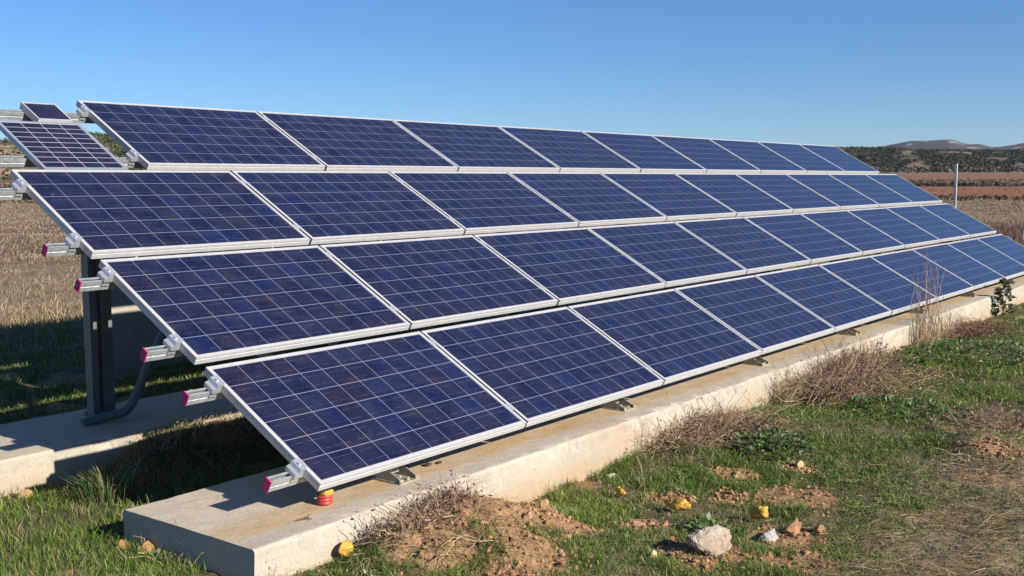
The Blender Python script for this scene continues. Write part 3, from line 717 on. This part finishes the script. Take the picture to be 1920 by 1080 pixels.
lump('clod', 1.02, 0.22, (0.05, 0.04, 0.016), (0.10, 0.06, 0.035), M_CLOD, 'dark crumb of earth on the footing beside the first foot bracket', 'clod', 'clods of earth in the grass', 41, 3, z=ZT, sink=0, rough=0.7)
lump('clod', 1.10, 0.20, (0.035, 0.03, 0.014), (0.10, 0.06, 0.035), M_CLOD, 'smaller dark crumb on the footing right of the first foot bracket', 'clod', 'clods of earth in the grass', 42, 3, z=ZT, sink=0, rough=0.7)
_mb = MB(); _mb.tube([(-0.10, 0.05, ZT + .008), (-0.05, 0.035, ZT + .010), (-0.02, 0.05, ZT + .012)], [.003, .0045, .003], 6); _mb.tube([(-0.055, 0.036, ZT + .010), (-0.045, 0.005, ZT + .008)], [.004, .0025], 6)
tag(_mb.build('twig', metal('dead_wood', (0.10, 0.07, 0.05), 0.9, 0, 0.2)), 'small dark forked twig lying on the top of the footing end', 'twig')
# loose crumbs of soil on the bare patches
def crumbs():
    n = 7000; V0, F0 = I1
    k = rng.integers(0, len(BARE), n); b = np.array(BARE)[k]; q = np.sqrt(rng.random(n)) * 1.25; a = rng.uniform(0, 6.283, n)
    x = b[:, 0] + q * b[:, 2] * np.cos(a); y = b[:, 1] + q * b[:, 2] * np.sin(a); ok = (y < -0.11) | (x < -0.55); x, y = x[ok], y[ok]; n = len(x)
    s = 0.003 + 0.013 * rng.random(n) ** 4; s = np.where(rng.random(n) < 0.008, s + 0.014, s)
    z = gz(x, y) + s * 0.3
    J = 1 + rng.uniform(-0.35, 0.35, (n, len(V0), 1)); V = V0[None] * J * s[:, None, None] * np.array([1.2, 1, 0.8]) + np.stack([x, y, z], 1)[:, None]
    F = (np.arange(n)[:, None, None] * len(V0) + F0[None]).reshape(-1, 3)
    c = np.repeat(tint(n, [(0.35, 0.20, 0.105), (0.30, 0.165, 0.085), (0.39, 0.24, 0.13), (0.25, 0.14, 0.075)]), len(V0), 0)
    o = link('soil_crumbs', npmesh('soil_crumbs', V.reshape(-1, 3), [F], c), M_CLOD); tag(o, 'reddish brown crumbs of soil on the bare patches', 'soil', None, 'stuff')
crumbs()

# ------------------------------------------------------------ grass
AZC = math.atan2(Rm.col[1].y, Rm.col[1].x)
def scatter(n, d0, d1, a0=-34, a1=34, power=0.5):
    d = d0 * (d1 / d0) ** (rng.random(n) ** 1.0)
    a = AZC + np.radians(rng.uniform(a0, a1, n)); return CX + d * np.cos(a), CY + d * np.sin(a), d
def front_grass():
    x, y, d = scatter(1250000, 3.4, 30, -44, 12)
    ok = ((y < -0.115) | (x < -0.52) | (x > 17.8)) & (y < 6)
    # left side piece handled elsewhere
    ok &= ~((x < -0.5) & (y > 0.9)); x, y, d = x[ok], y[ok], d[ok]
    b = bare_f(x, y); dr = dry_f(x, y); cl = fbm(x * 3.1, y * 3.1, 4); lush = sstep(0.42, 0.62, fbm(x * 1.1 + 40, y * 1.1 + 3, 3))
    keep = rng.random(len(x)) < (1 - 0.93 * b) * (0.14 + 0.95 * sstep(0.32, 0.56, cl)) * (1 - 0.1 * dr)
    x, y, d, dr, cl, lush = x[keep], y[keep], d[keep], dr[keep], cl[keep], lush[keep]
    n = len(x); z = gz(x, y) - 0.006
    near_wall = sstep(0.9, 0.15, -y - 0.1) * (x > 1.2)
    H = (0.016 + 0.034 * rng.random(n) ** 1.8 + 0.042 * lush * rng.random(n) ** 1.5) * (1 - 0.55 * dr) * (1 + 0.9 * near_wall * (x < 3.2))
    Wd = np.maximum(0.0030, 0.00062 * d) * rng.uniform(0.7, 1.4, n)
    a = rng.uniform(0, 2 * np.pi, n); lm = H * rng.uniform(0.3, 1.6, n) * (1 + 0.6 * dr); lean = np.stack([np.cos(a) * lm, np.sin(a) * lm], 1)
    col = tint(n, GREEN, 0.3); hue = fbm(x * 0.8 + 9, y * 0.8 + 2, 3)[:, None]; col = col * (0.72 + 0.56 * hue) + np.array([0.05, 0.03, 0.0]) * sstep(0.5, 0.7, hue)
    dryp = rng.random(n) < (0.09 + 0.30 * dr + 0.18 * sstep(0.55, 0.42, cl)); col[dryp] = tint(int(dryp.sum()), STRAW, 0.25)
    o = blades('grass', np.stack([x, y, z], 1), H, Wd, lean, col, M_GRASS); tag(o, 'short patchy green grass in front of the concrete footing', 'grass', None, 'stuff')
front_grass()
def ground_weeds():
    x, y, d = scatter(90000, 3.8, 22, -38, 10); ok = (y < -0.12) & (x < 18); x, y, d = x[ok], y[ok], d[ok]
    m = fbm(x * 1.6 + 21, y * 1.6 + 8, 3); b = bare_f(x, y); dr = dry_f(x, y)
    keep = rng.random(len(x)) < sstep(0.50, 0.62, m) * (1 - 0.8 * b) * (1 - 0.6 * dr); x, y, d = x[keep], y[keep], d[keep]; n = len(x)
    P = np.stack([x, y, gz(x, y) + rng.uniform(0.008, 0.045, n)], 1)
    V, F, C = flecks(P, np.maximum(0.007, 0.0014 * d) * rng.uniform(0.6, 1.4, n), tint(n, [(0.13, 0.22, 0.05), (0.10, 0.19, 0.04), (0.19, 0.27, 0.09), (0.08, 0.15, 0.04)], 0.25))
    V = V.reshape(-1, 4, 3); c = V.mean(1, keepdims=True); V = (c + (V - c) * np.array([1, 1, 0.55])).reshape(-1, 3)
    o = link('ground_weeds', npmesh('ground_weeds', V, [F], C), M_LEAF); tag(o, 'low small leafed weeds growing through the grass', 'weeds', None, 'stuff')
ground_weeds()
def straw_litter():
    x, y, d = scatter(350000, 3.3, 26, -46, 8)
    ok = (y < -0.13) & (x < 20); x, y, d = x[ok], y[ok], d[ok]
    dr = dry_f(x, y); b = bare_f(x, y); cl = fbm(x * 4 + 3, y * 4, 4)
    keep = rng.random(len(x)) < (0.06 + 0.62 * dr) * (0.25 + 1.1 * sstep(0.38, 0.6, cl)) * (1 - 0.35 * b); x, y, d, dr = x[keep], y[keep], d[keep], dr[keep]; n = len(x)
    z = gz(x, y) + rng.uniform(0.002, 0.03, n) * (0.4 + dr)
    a = rng.normal(0.5, 0.9, n); L = rng.uniform(0.03, 0.16, n); D = np.stack([np.cos(a), np.sin(a), rng.normal(0.04, 0.14, n)], 1)
    V, F, C, P = stems_arrays(np.stack([x, y, z], 1), D, L, rng.uniform(0, 0.15, n), np.maximum(0.0009, 0.00019 * d) * rng.uniform(0.6, 1.3, n), tint(n, STRAW, 0.25), 3, 0.05)
    o = link('straw_litter', npmesh('straw_litter', V, [F], C), M_STRAW); tag(o, 'flattened dry straw matted over the mown grass', 'straw', None, 'stuff')
straw_litter()
def back_grass():
    # left of and between the footings, and behind the array
    x, y, d = scatter(330000, 3.4, 16, -8, 52)
    ok = ((x < -0.5) & (y > 0.2)) | ((y > 0.9) & (y < 2.27)) | (y > 3.24); ok &= ~((x > HUT[0] - .05) & (x < HUT[0] + 4.25) & (y > HUT[1] - .05) & (y < HUT[1] + .2))
    x, y, d = x[ok], y[ok], d[ok]; cl = fbm(x * 2.7, y * 2.7, 4); b = bare_f(x, y)
    keep = rng.random(len(x)) < (0.25 + 0.9 * sstep(0.32, 0.55, cl)) * (1 - 0.9 * b); x, y, d, cl = x[keep], y[keep], d[keep], cl[keep]; n = len(x)
    wild = sstep(6.5, 10, y)
    H = (0.035 + 0.06 * rng.random(n) ** 1.5) * (1 + 1.6 * wild); Wd = np.maximum(0.003, 0.0006 * d) * rng.uniform(0.7, 1.4, n)
    a = rng.uniform(0, 2 * np.pi, n); lm = H * rng.uniform(0.2, 1.0, n); lean = np.stack([np.cos(a) * lm, np.sin(a) * lm], 1)
    col = tint(n, GREEN, 0.3); dryp = rng.random(n) < (0.12 + 0.75 * wild + 0.2 * sstep(0.5, 0.4, cl)); col[dryp] = tint(int(dryp.sum()), STRAW, 0.25)
    o = blades('grass', np.stack([x, y, gz(x, y) - 0.006], 1), H, Wd, lean, col, M_GRASS); tag(o, 'green grass around and behind the rear footing', 'grass', None, 'stuff')
back_grass()
def wild_field():
    FIELD = [(0.32, 0.235, 0.155), (0.26, 0.182, 0.122), (0.21, 0.145, 0.103), (0.38, 0.30, 0.21), (0.19, 0.128, 0.10), (0.18, 0.165, 0.09)]
    Ps = []
    for (n, d0, d1, a0, a1) in ((230000, 11, 110, 7, 38), (150000, 26, 110, -40, -14), (30000, 26, 110, -14, 7)):
        x, y, d = scatter(n, d0, d1, a0, a1); ok = ((y > 8) | (x > 21)); Ps.append(np.stack([x[ok], y[ok], d[ok]], 1))
    x, y, d = np.concatenate(Ps).T; cl = fbm(x * 0.5, y * 0.5, 4); cl2 = fbm(x * 1.7 + 7, y * 1.7, 3)
    keep = rng.random(len(x)) < (0.45 + 0.7 * sstep(0.38, 0.58, cl)) * (0.5 + 0.7 * sstep(0.35, 0.6, cl2)); x, y, d, cl = x[keep], y[keep], d[keep], cl[keep]; n = len(x)
    H = rng.uniform(0.06, 0.20, n) * (0.4 + 1.0 * cl); a = rng.normal(0.3, 1.2, n); lm = H * rng.uniform(0.5, 2.4, n); lean = np.stack([np.cos(a) * lm, np.sin(a) * lm], 1)
    Wd = np.maximum(0.004, 0.00055 * d) * rng.uniform(0.6, 1.3, n); col = tint(n, FIELD, 0.22) * ((0.72 + 0.6 * fbm(x * 0.12 + 4, y * 0.12, 3)) * (0.62 + 0.72 * fbm(x * 0.8 + 14, y * 0.8, 4)))[:, None]
    dk = (sstep(26, 30, d) * sstep(50, 44, d) * (x > 20) * sstep(0.25, 0.40, fbm(x * 0.1, y * 0.1 + 6, 2)))[:, None]; col = col * (1 - dk) + dk * np.array([0.15, 0.09, 0.068]) * rng.uniform(0.6, 1.5, (n, 1)); H = H * (1 + 1.2 * dk[:, 0])
    o = blades('dry_field_grass', np.stack([x, y, gz(x, y) - 0.01], 1), H, Wd, lean, col, M_STRAW); tag(o, 'dry brown grass of the open field beyond the array', 'dry grass', None, 'stuff')
wild_field()

# ------------------------------------------------------------ dry brush clumps and weeds
DB = 'dry brush along the footing'
brush('dry_brush', [(0.42, -0.24, 0.36, 0.16, 520, 0.25, 10, 70, 0.45, 0.0022, BROWN), (0.75, -0.17, 0.22, 0.08, 320, 0.22, 15, 75, 0.5, 0.002, BROWN), (0.45, -0.5, 0.3, 0.2, 120, 0.32, -2, 25, 0.2, 0.0026, STRAW)],
      'tangle of brown twigs on the dirt mound against the footing corner', 'dry brush', DB)
brush('dry_brush', [(3.35, -0.26, 0.42, 0.14, 1100, 0.46, 15, 75, 0.75, 0.0026, BROWN + STRAW[:2]), (3.70, -0.36, 0.42, 0.22, 900, 0.42, 0, 45, 0.5, 0.0026, BROWN + STRAW[:2])],
      'low drooping tuft of dry brown grass at the footing, left of the bigger brush', 'dry brush', DB)
brush('dry_brush', [(5.75, -0.32, 0.62, 0.26, 1900, 0.54, 10, 70, 0.55, 0.003, BROWN + STRAW[:1]), (6.5, -0.25, 0.6, 0.14, 1300, 0.58, 25, 80, 0.5, 0.003, BROWN), (6.5, -0.58, 0.9, 0.28, 1200, 0.40, 0, 35, 0.4, 0.003, STRAW), (5.1, -0.2, 0.25, 0.08, 160, 0.46, 45, 85, 0.4, 0.0026, STRAW)],
      'largest heap of dry brown brush leaning over the middle of the footing', 'dry brush', DB)
brush('dry_brush', [(10.3, -0.30, 0.75, 0.2, 1100, 0.50, 0, 50, 0.6, 0.0036, [(0.25, 0.14, 0.095), (0.19, 0.105, 0.075), (0.31, 0.195, 0.135)])],
      'reddish brown dry tuft at the footing beside the dark leafy plant', 'dry brush', DB)
brush('dry_brush', [(1.6, 2.12, 1.3, 0.14, 1500, 0.20, 20, 85, 0.4, 0.0028, STRAW + BROWN), (3.2, 2.12, 1.2, 0.14, 700, 0.22, 20, 85, 0.4, 0.003, STRAW + BROWN)],
      'dry grass growing up along the shaded rear footing under the panels', 'dry brush', None)
brush('dry_brush', [(5.25, -1.80, 0.42, 0.30, 1000, 0.30, 0, 60, 0.6, 0.0026, BROWN)],
      'brown dry tuft lying in the mown grass at the right edge', 'dry brush', DB)
brush('dry_brush', [(3.9, -2.02, 0.42, 0.25, 500, 0.2, 0, 40, 0.5, 0.0024, BROWN)],
      'flattened brown clump in the straw at the lower right', 'dry brush', DB)
brush('dry_stalks', [(9.05, -0.16, 0.45, 0.05, 42, 0.95, 78, 90, 0.0, 0.0042, BROWN), (9.2, -0.2, 0.7, 0.08, 160, 0.45, 60, 90, 0.1, 0.0034, STRAW)],
      'tall thin dry stalks standing before the far footing', 'dry stalks', None)
brush('dry_stalks', [(2.78, -0.13, 0.10, 0.02, 7, 0.27, 78, 90, 0.0, 0.0024, BROWN), (2.7, -0.14, 0.22, 0.03, 40, 0.12, 40, 88, 0.2, 0.0016, STRAW)],
      'few short dry stalks against the near footing wall', 'dry stalks', None)
brush('dry_twig', [(-0.50, 0.42, 0.10, 0.12, 16, 0.24, 30, 85, 0.25, 0.0022, STRAW), (-0.52, 0.55, 0.05, 0.2, 40, 0.09, 20, 80, 0.2, 0.0014, STRAW)],
      'pale dry twigs before the shaded end of the footing', 'dry twigs', None)
brush('dry_twig', [(-0.25, -0.32, 0.2, 0.14, 120, 0.14, 5, 70, 0.3, 0.0018, STRAW), (-0.40, -0.14, 0.05, 0.03, 24, 0.13, 40, 85, 0.2, 0.0016, STRAW)],
      'dry straw sprigs at the front corner of the footing', 'dry twigs', None)

def weed(name, x, y, r, h, n, leaf, cols, label, cat, group=None, stem=False, zoff=0):
    z0 = float(gz(x, y)) + zoff; q = np.sqrt(rng.random(n)); a = rng.uniform(0, 2 * np.pi, n)
    if stem: zz = rng.random(n); P = np.stack([q * r * np.cos(a) * (1.05 - zz), q * r * np.sin(a) * (1.05 - zz), zz * h], 1)
    else: P = np.stack([q * r * np.cos(a), q * r * np.sin(a), (1 - q * 0.6) * h * rng.uniform(0.2, 1, n)], 1)
    yaw = a + rng.normal(0, 0.6, n); el = rng.normal(0.45, 0.4, n); D = np.stack([np.cos(yaw) * np.cos(el), np.sin(yaw) * np.cos(el), np.sin(el)], 1)
    Sd = np.cross(D, np.array([0, 0, 1.0]) + rng.normal(0, 0.3, (n, 3))); Sd /= np.linalg.norm(Sd, axis=1, keepdims=True); U = np.cross(Sd, D)
    L = leaf * rng.uniform(0.6, 1.3, n)[:, None]; w = L * rng.uniform(0.22, 0.36, (n, 1))
    b0 = P; m = P + D * L * 0.5 - U * L * 0.06; tip = P + D * L - np.array([0, 0, 1]) * L * 0.18; l_ = m + Sd * w + U * w * 0.45; r_ = m - Sd * w + U * w * 0.45
    V = np.stack([b0, l_, tip, r_, m], 1).reshape(-1, 3); b = np.arange(n)[:, None] * 5
    F = np.concatenate([b + np.array(t) for t in ((0, 4, 1), (1, 4, 2), (2, 4, 3), (3, 4, 0))]); C = np.repeat(tint(n, cols, 0.3), 5, 0)
    rt = empty(name, (x, y, z0)); link('leaves', npmesh('leaves', V, [F], C), M_LEAF, rt)
    ns = max(5, n // 12); S0 = np.stack([rng.normal(0, r * 0.03, ns), rng.normal(0, r * 0.03, ns), np.full(ns, -0.02)], 1); Dd = rdir(ns, 50, 88) if not stem else rdir(ns, 78, 90)
    V, F, C, _ = stems_arrays(S0, Dd, np.full(ns, h * 0.95), np.full(ns, 0.1), np.full(ns, 0.003), tint(ns, [(0.10, 0.13, 0.05), (0.17, 0.12, 0.07)]), 5)
    link('stems', npmesh('stems', V, [F], C), M_STRAW, rt); tag(rt, label, cat, group)
WL = [(0.095, 0.165, 0.045), (0.075, 0.14, 0.04), (0.13, 0.195, 0.075), (0.17, 0.215, 0.11)]
weed('leafy_weed', 3.45, -0.80, 0.27, 0.15, 300, 0.055, WL, 'grey green leafy weed in the grass below the drooping dry tuft', 'weed', 'leafy weeds')
weed('leafy_weed', 8.6, -0.72, 0.85, 0.14, 800, 0.055, WL, 'wide patch of broad leafy weed near the tall dry stalks', 'weed', 'leafy weeds')
weed('leafy_weed', 7.4, -0.28, 0.35, 0.12, 260, 0.07, [(0.06, 0.13, 0.03), (0.08, 0.15, 0.04)], 'low bright green weed at the wall right of the largest brush', 'weed', 'leafy weeds')
weed('leafy_weed', 5.3, -1.1, 0.5, 0.07, 320, 0.05, [(0.07, 0.14, 0.035), (0.06, 0.12, 0.03)], 'low clover like weed patch in front of the largest brush', 'weed', 'leafy weeds')
weed('leafy_weed', 1.55, -1.30, 0.13, 0.05, 40, 0.055, WL, 'small pale leafed weed just behind the large pale stone', 'weed', 'leafy weeds')
weed('leafy_weed', -0.50, 0.50, 0.08, 0.05, 50, 0.035, WL, 'small round leafed weed at the shaded footing end', 'weed', 'leafy weeds')
weed('upright_plant', 12.3, -0.22, 0.16, 0.50, 150, 0.10, [(0.08, 0.085, 0.05), (0.13, 0.16, 0.075), (0.14, 0.10, 0.07)], 'dark upright leafy plant by the far part of the footing', 'plant', None, True)
weed('upright_plant', 7.6, -0.13, 0.035, 0.26, 26, 0.04, [(0.24, 0.09, 0.05), (0.18, 0.10, 0.05)], 'small reddish upright seedling against the footing wall', 'plant', None, True)
def tuft(x, y, n, h, r, label):
    q = rng.random(n); a = rng.uniform(0, 6.283, n); P = np.stack([q * r * np.cos(a), q * r * np.sin(a), np.full(n, -0.01)], 1)
    H = h * rng.uniform(0.4, 1.0, n); lm = H * rng.uniform(0.2, 0.9, n); lean = np.stack([np.cos(a) * lm, np.sin(a) * lm], 1); col = tint(n, [(0.07, 0.13, 0.045), (0.09, 0.16, 0.06), (0.05, 0.10, 0.035)], 0.25)
    dp = rng.random(n) < 0.18; col[dp] = tint(int(dp.sum()), STRAW)
    o = blades('grass_tuft', P, H, np.full(n, 0.009) * rng.uniform(0.5, 1.2, n), lean, col, M_GRASS); o.location = (x, y, float(gz(x, y))); tag(o, label, 'grass tuft')
tuft(-0.04, 1.72, 230, 0.30, 0.14, 'tall coarse tuft of grass between the two footings')
brush('dry_twig', [(0.06, 1.62, 0.08, 0.08, 50, 0.2, 20, 75, 0.5, 0.002, STRAW)], 'withered pale stems beside the tall coarse grass tuft', 'dry twigs', None)

# ------------------------------------------------------------ fence posts
rt = empty('fence_post', (46.0, 9.55, float(gz(46.0, 9.55))))
mb = MB(); mb.prism([(-.045, -.045), (.045, -.045), (.045, -.033), (-.033, -.033), (-.033, .045), (-.045, .045)], 'z', -0.3, 2.46); mb.build('angle_post', M_FENCE, rt)
for z in (0.5, 1.1, 1.7, 2.3):
    mb = MB(); mb.box((-.052, -.052, z), (-.0455, .02, z + .03)); mb.build('wire_clip', M_GALV, rt)
tag(rt, 'tall pale steel post standing in the dry field', 'post')
M_WOOD = metal('weathered_wood', (0.42, 0.37, 0.28), 0.85, 0, 0.25, 12)
rt_ = MB(); rt_.tube([(0, 0, -0.3), (0.06, -0.08, 0.6), (0.15, -0.20, 1.5)], [0.042, 0.040, 0.038], 9); o = rt_.build('wooden_stake', M_WOOD)
o.location = (28.15, 3.0, float(gz(28.15, 3.0))); tag(o, 'leaning pale wooden stake in the field at the right edge', 'stake')

# ------------------------------------------------------------ distant vegetation
def crowns(name, xyz, size, cols, label, cat, squash=0.9, k=16, fl=0.42):
    """each crown is a loose cluster of leaf clumps"""
    n = len(xyz); q = rng.normal(0, 1, (n, k, 3)); q /= np.linalg.norm(q, axis=2, keepdims=True); q *= rng.random((n, k, 1)) ** 0.45
    P = xyz[:, None] + q * size[:, None, None] * np.array([1, 1, squash]); c = np.repeat(tint(n, cols, 0.25)[:, None], k, 1) * rng.uniform(0.75, 1.3, (n, k, 1))
    V, F, C = flecks(P.reshape(-1, 3), np.repeat(size, k) * fl * rng.uniform(0.6, 1.3, n * k), c.reshape(-1, 3))
    V = V.reshape(-1, 4, 3); ctr = V.mean(1, keepdims=True); V = (ctr + (V - ctr) * np.array([1, 1, 0.9])).reshape(-1, 3)
    o = link(name, npmesh(name, V, [F], C), M_TREES); tag(o, label, cat, None, 'stuff')
def on_ridge(R, n, thr, freq, off):
    x, y, z, t = R; a, b = x.shape; i = rng.random(n) * (a - 1.001); j = rng.random(n) * (b * 0.78); i0 = i.astype(int); j0 = j.astype(int); fi = i - i0; fj = j - j0
    def s(A): return (A[i0, j0] * (1 - fi) + A[i0 + 1, j0] * fi) * (1 - fj) + (A[i0, j0 + 1] * (1 - fi) + A[i0 + 1, j0 + 1] * fi) * fj
    X, Y, Z = s(x), s(y), s(z); ok = wood_mask(X, Y, s(t)) < thr + rng.normal(0, 0.02, n); return np.stack([X, Y, Z], 1)[ok]
DKW = [(0.030, 0.042, 0.024), (0.038, 0.046, 0.026), (0.055, 0.058, 0.042), (0.085, 0.075, 0.06), (0.028, 0.038, 0.024)]
p = on_ridge(HR, 22000, 0.60, 0.006, 0); crowns('woodland', p, rng.uniform(1.5, 4.0, len(p)), DKW, 'dark woodland covering the low hills on the right', 'woodland')
p = on_ridge(HL, 12000, 0.9, 0.006, 0); bz = np.arctan2(p[:, 1] - CY, p[:, 0] - CX); p = p[(bz < az_of(120) + rng.normal(0, 0.006, len(p))) | (rng.random(len(p)) < 0.12)]; crowns('woodland', p, rng.uniform(1.2, 3.2, len(p)), [(0.065, 0.08, 0.035), (0.08, 0.09, 0.042), (0.05, 0.065, 0.03)], 'green pine wood on the hill at the left', 'woodland')
def line_veg(name, d0, d1, n, a0, a1, s0, s1, cols, label, cat, squash=1.0):
    d = rng.uniform(d0, d1, n); a = AZC + np.radians(rng.uniform(a0, a1, n)); x = CX + d * np.cos(a); y = CY + d * np.sin(a); s = rng.uniform(s0, s1, n)
    crowns(name, np.stack([x, y, gz(x, y) + s * 0.35 * squash], 1), s, cols, label, cat, squash)
line_veg('hedge', 255, 262, 1500, -38, 38, 0.35, 0.75, [(0.04, 0.032, 0.024), (0.055, 0.04, 0.03)], 'thin dark hedge line between the red fields', 'hedge')
line_veg('vineyard', 285, 415, 4200, -38, 38, 0.35, 0.8, [(0.16, 0.11, 0.085), (0.20, 0.15, 0.11), (0.12, 0.085, 0.065)], 'bare brown vines in rows beyond the red field', 'vines')
line_veg('weeds', 112, 235, 1500, -38, 38, 0.10, 0.28, [(0.20, 0.15, 0.10), (0.15, 0.12, 0.075), (0.25, 0.19, 0.13)], 'sparse dry weeds over the red field', 'weeds', 0.8)
line_veg('scrub', 95, 111, 1600, -38, 38, 0.15, 0.4, [(0.10, 0.085, 0.055), (0.14, 0.11, 0.07), (0.075, 0.07, 0.04)], 'low grey green scrub at the edge of the red field', 'scrub', 0.8)
line_veg('tree_belt', 700, 850, 2400, -38, 38, 1.5, 3.4, [(0.13, 0.105, 0.085), (0.09, 0.075, 0.055), (0.17, 0.14, 0.115), (0.05, 0.05, 0.035)], 'belt of bare grey trees at the foot of the hills', 'trees')

# ------------------------------------------------------------ air
mb = MB(); mb.box((-600, -2500, -3), (6500, 6500, 210))
hm = bpy.data.materials.new('haze_air'); hm.use_nodes = True; ht = hm.node_tree; ht.nodes.remove(ht.nodes['Principled BSDF'])
pv = ht.nodes.new('ShaderNodeVolumePrincipled'); pv.inputs['Color'].default_value = (0.86, 0.92, 1, 1); pv.inputs['Density'].default_value = 0.000032; pv.inputs['Anisotropy'].default_value = 0.2
ht.links.new(pv.outputs[0], ht.nodes['Material Output'].inputs['Volume'])
tag(mb.build('haze', hm), kind='stuff')
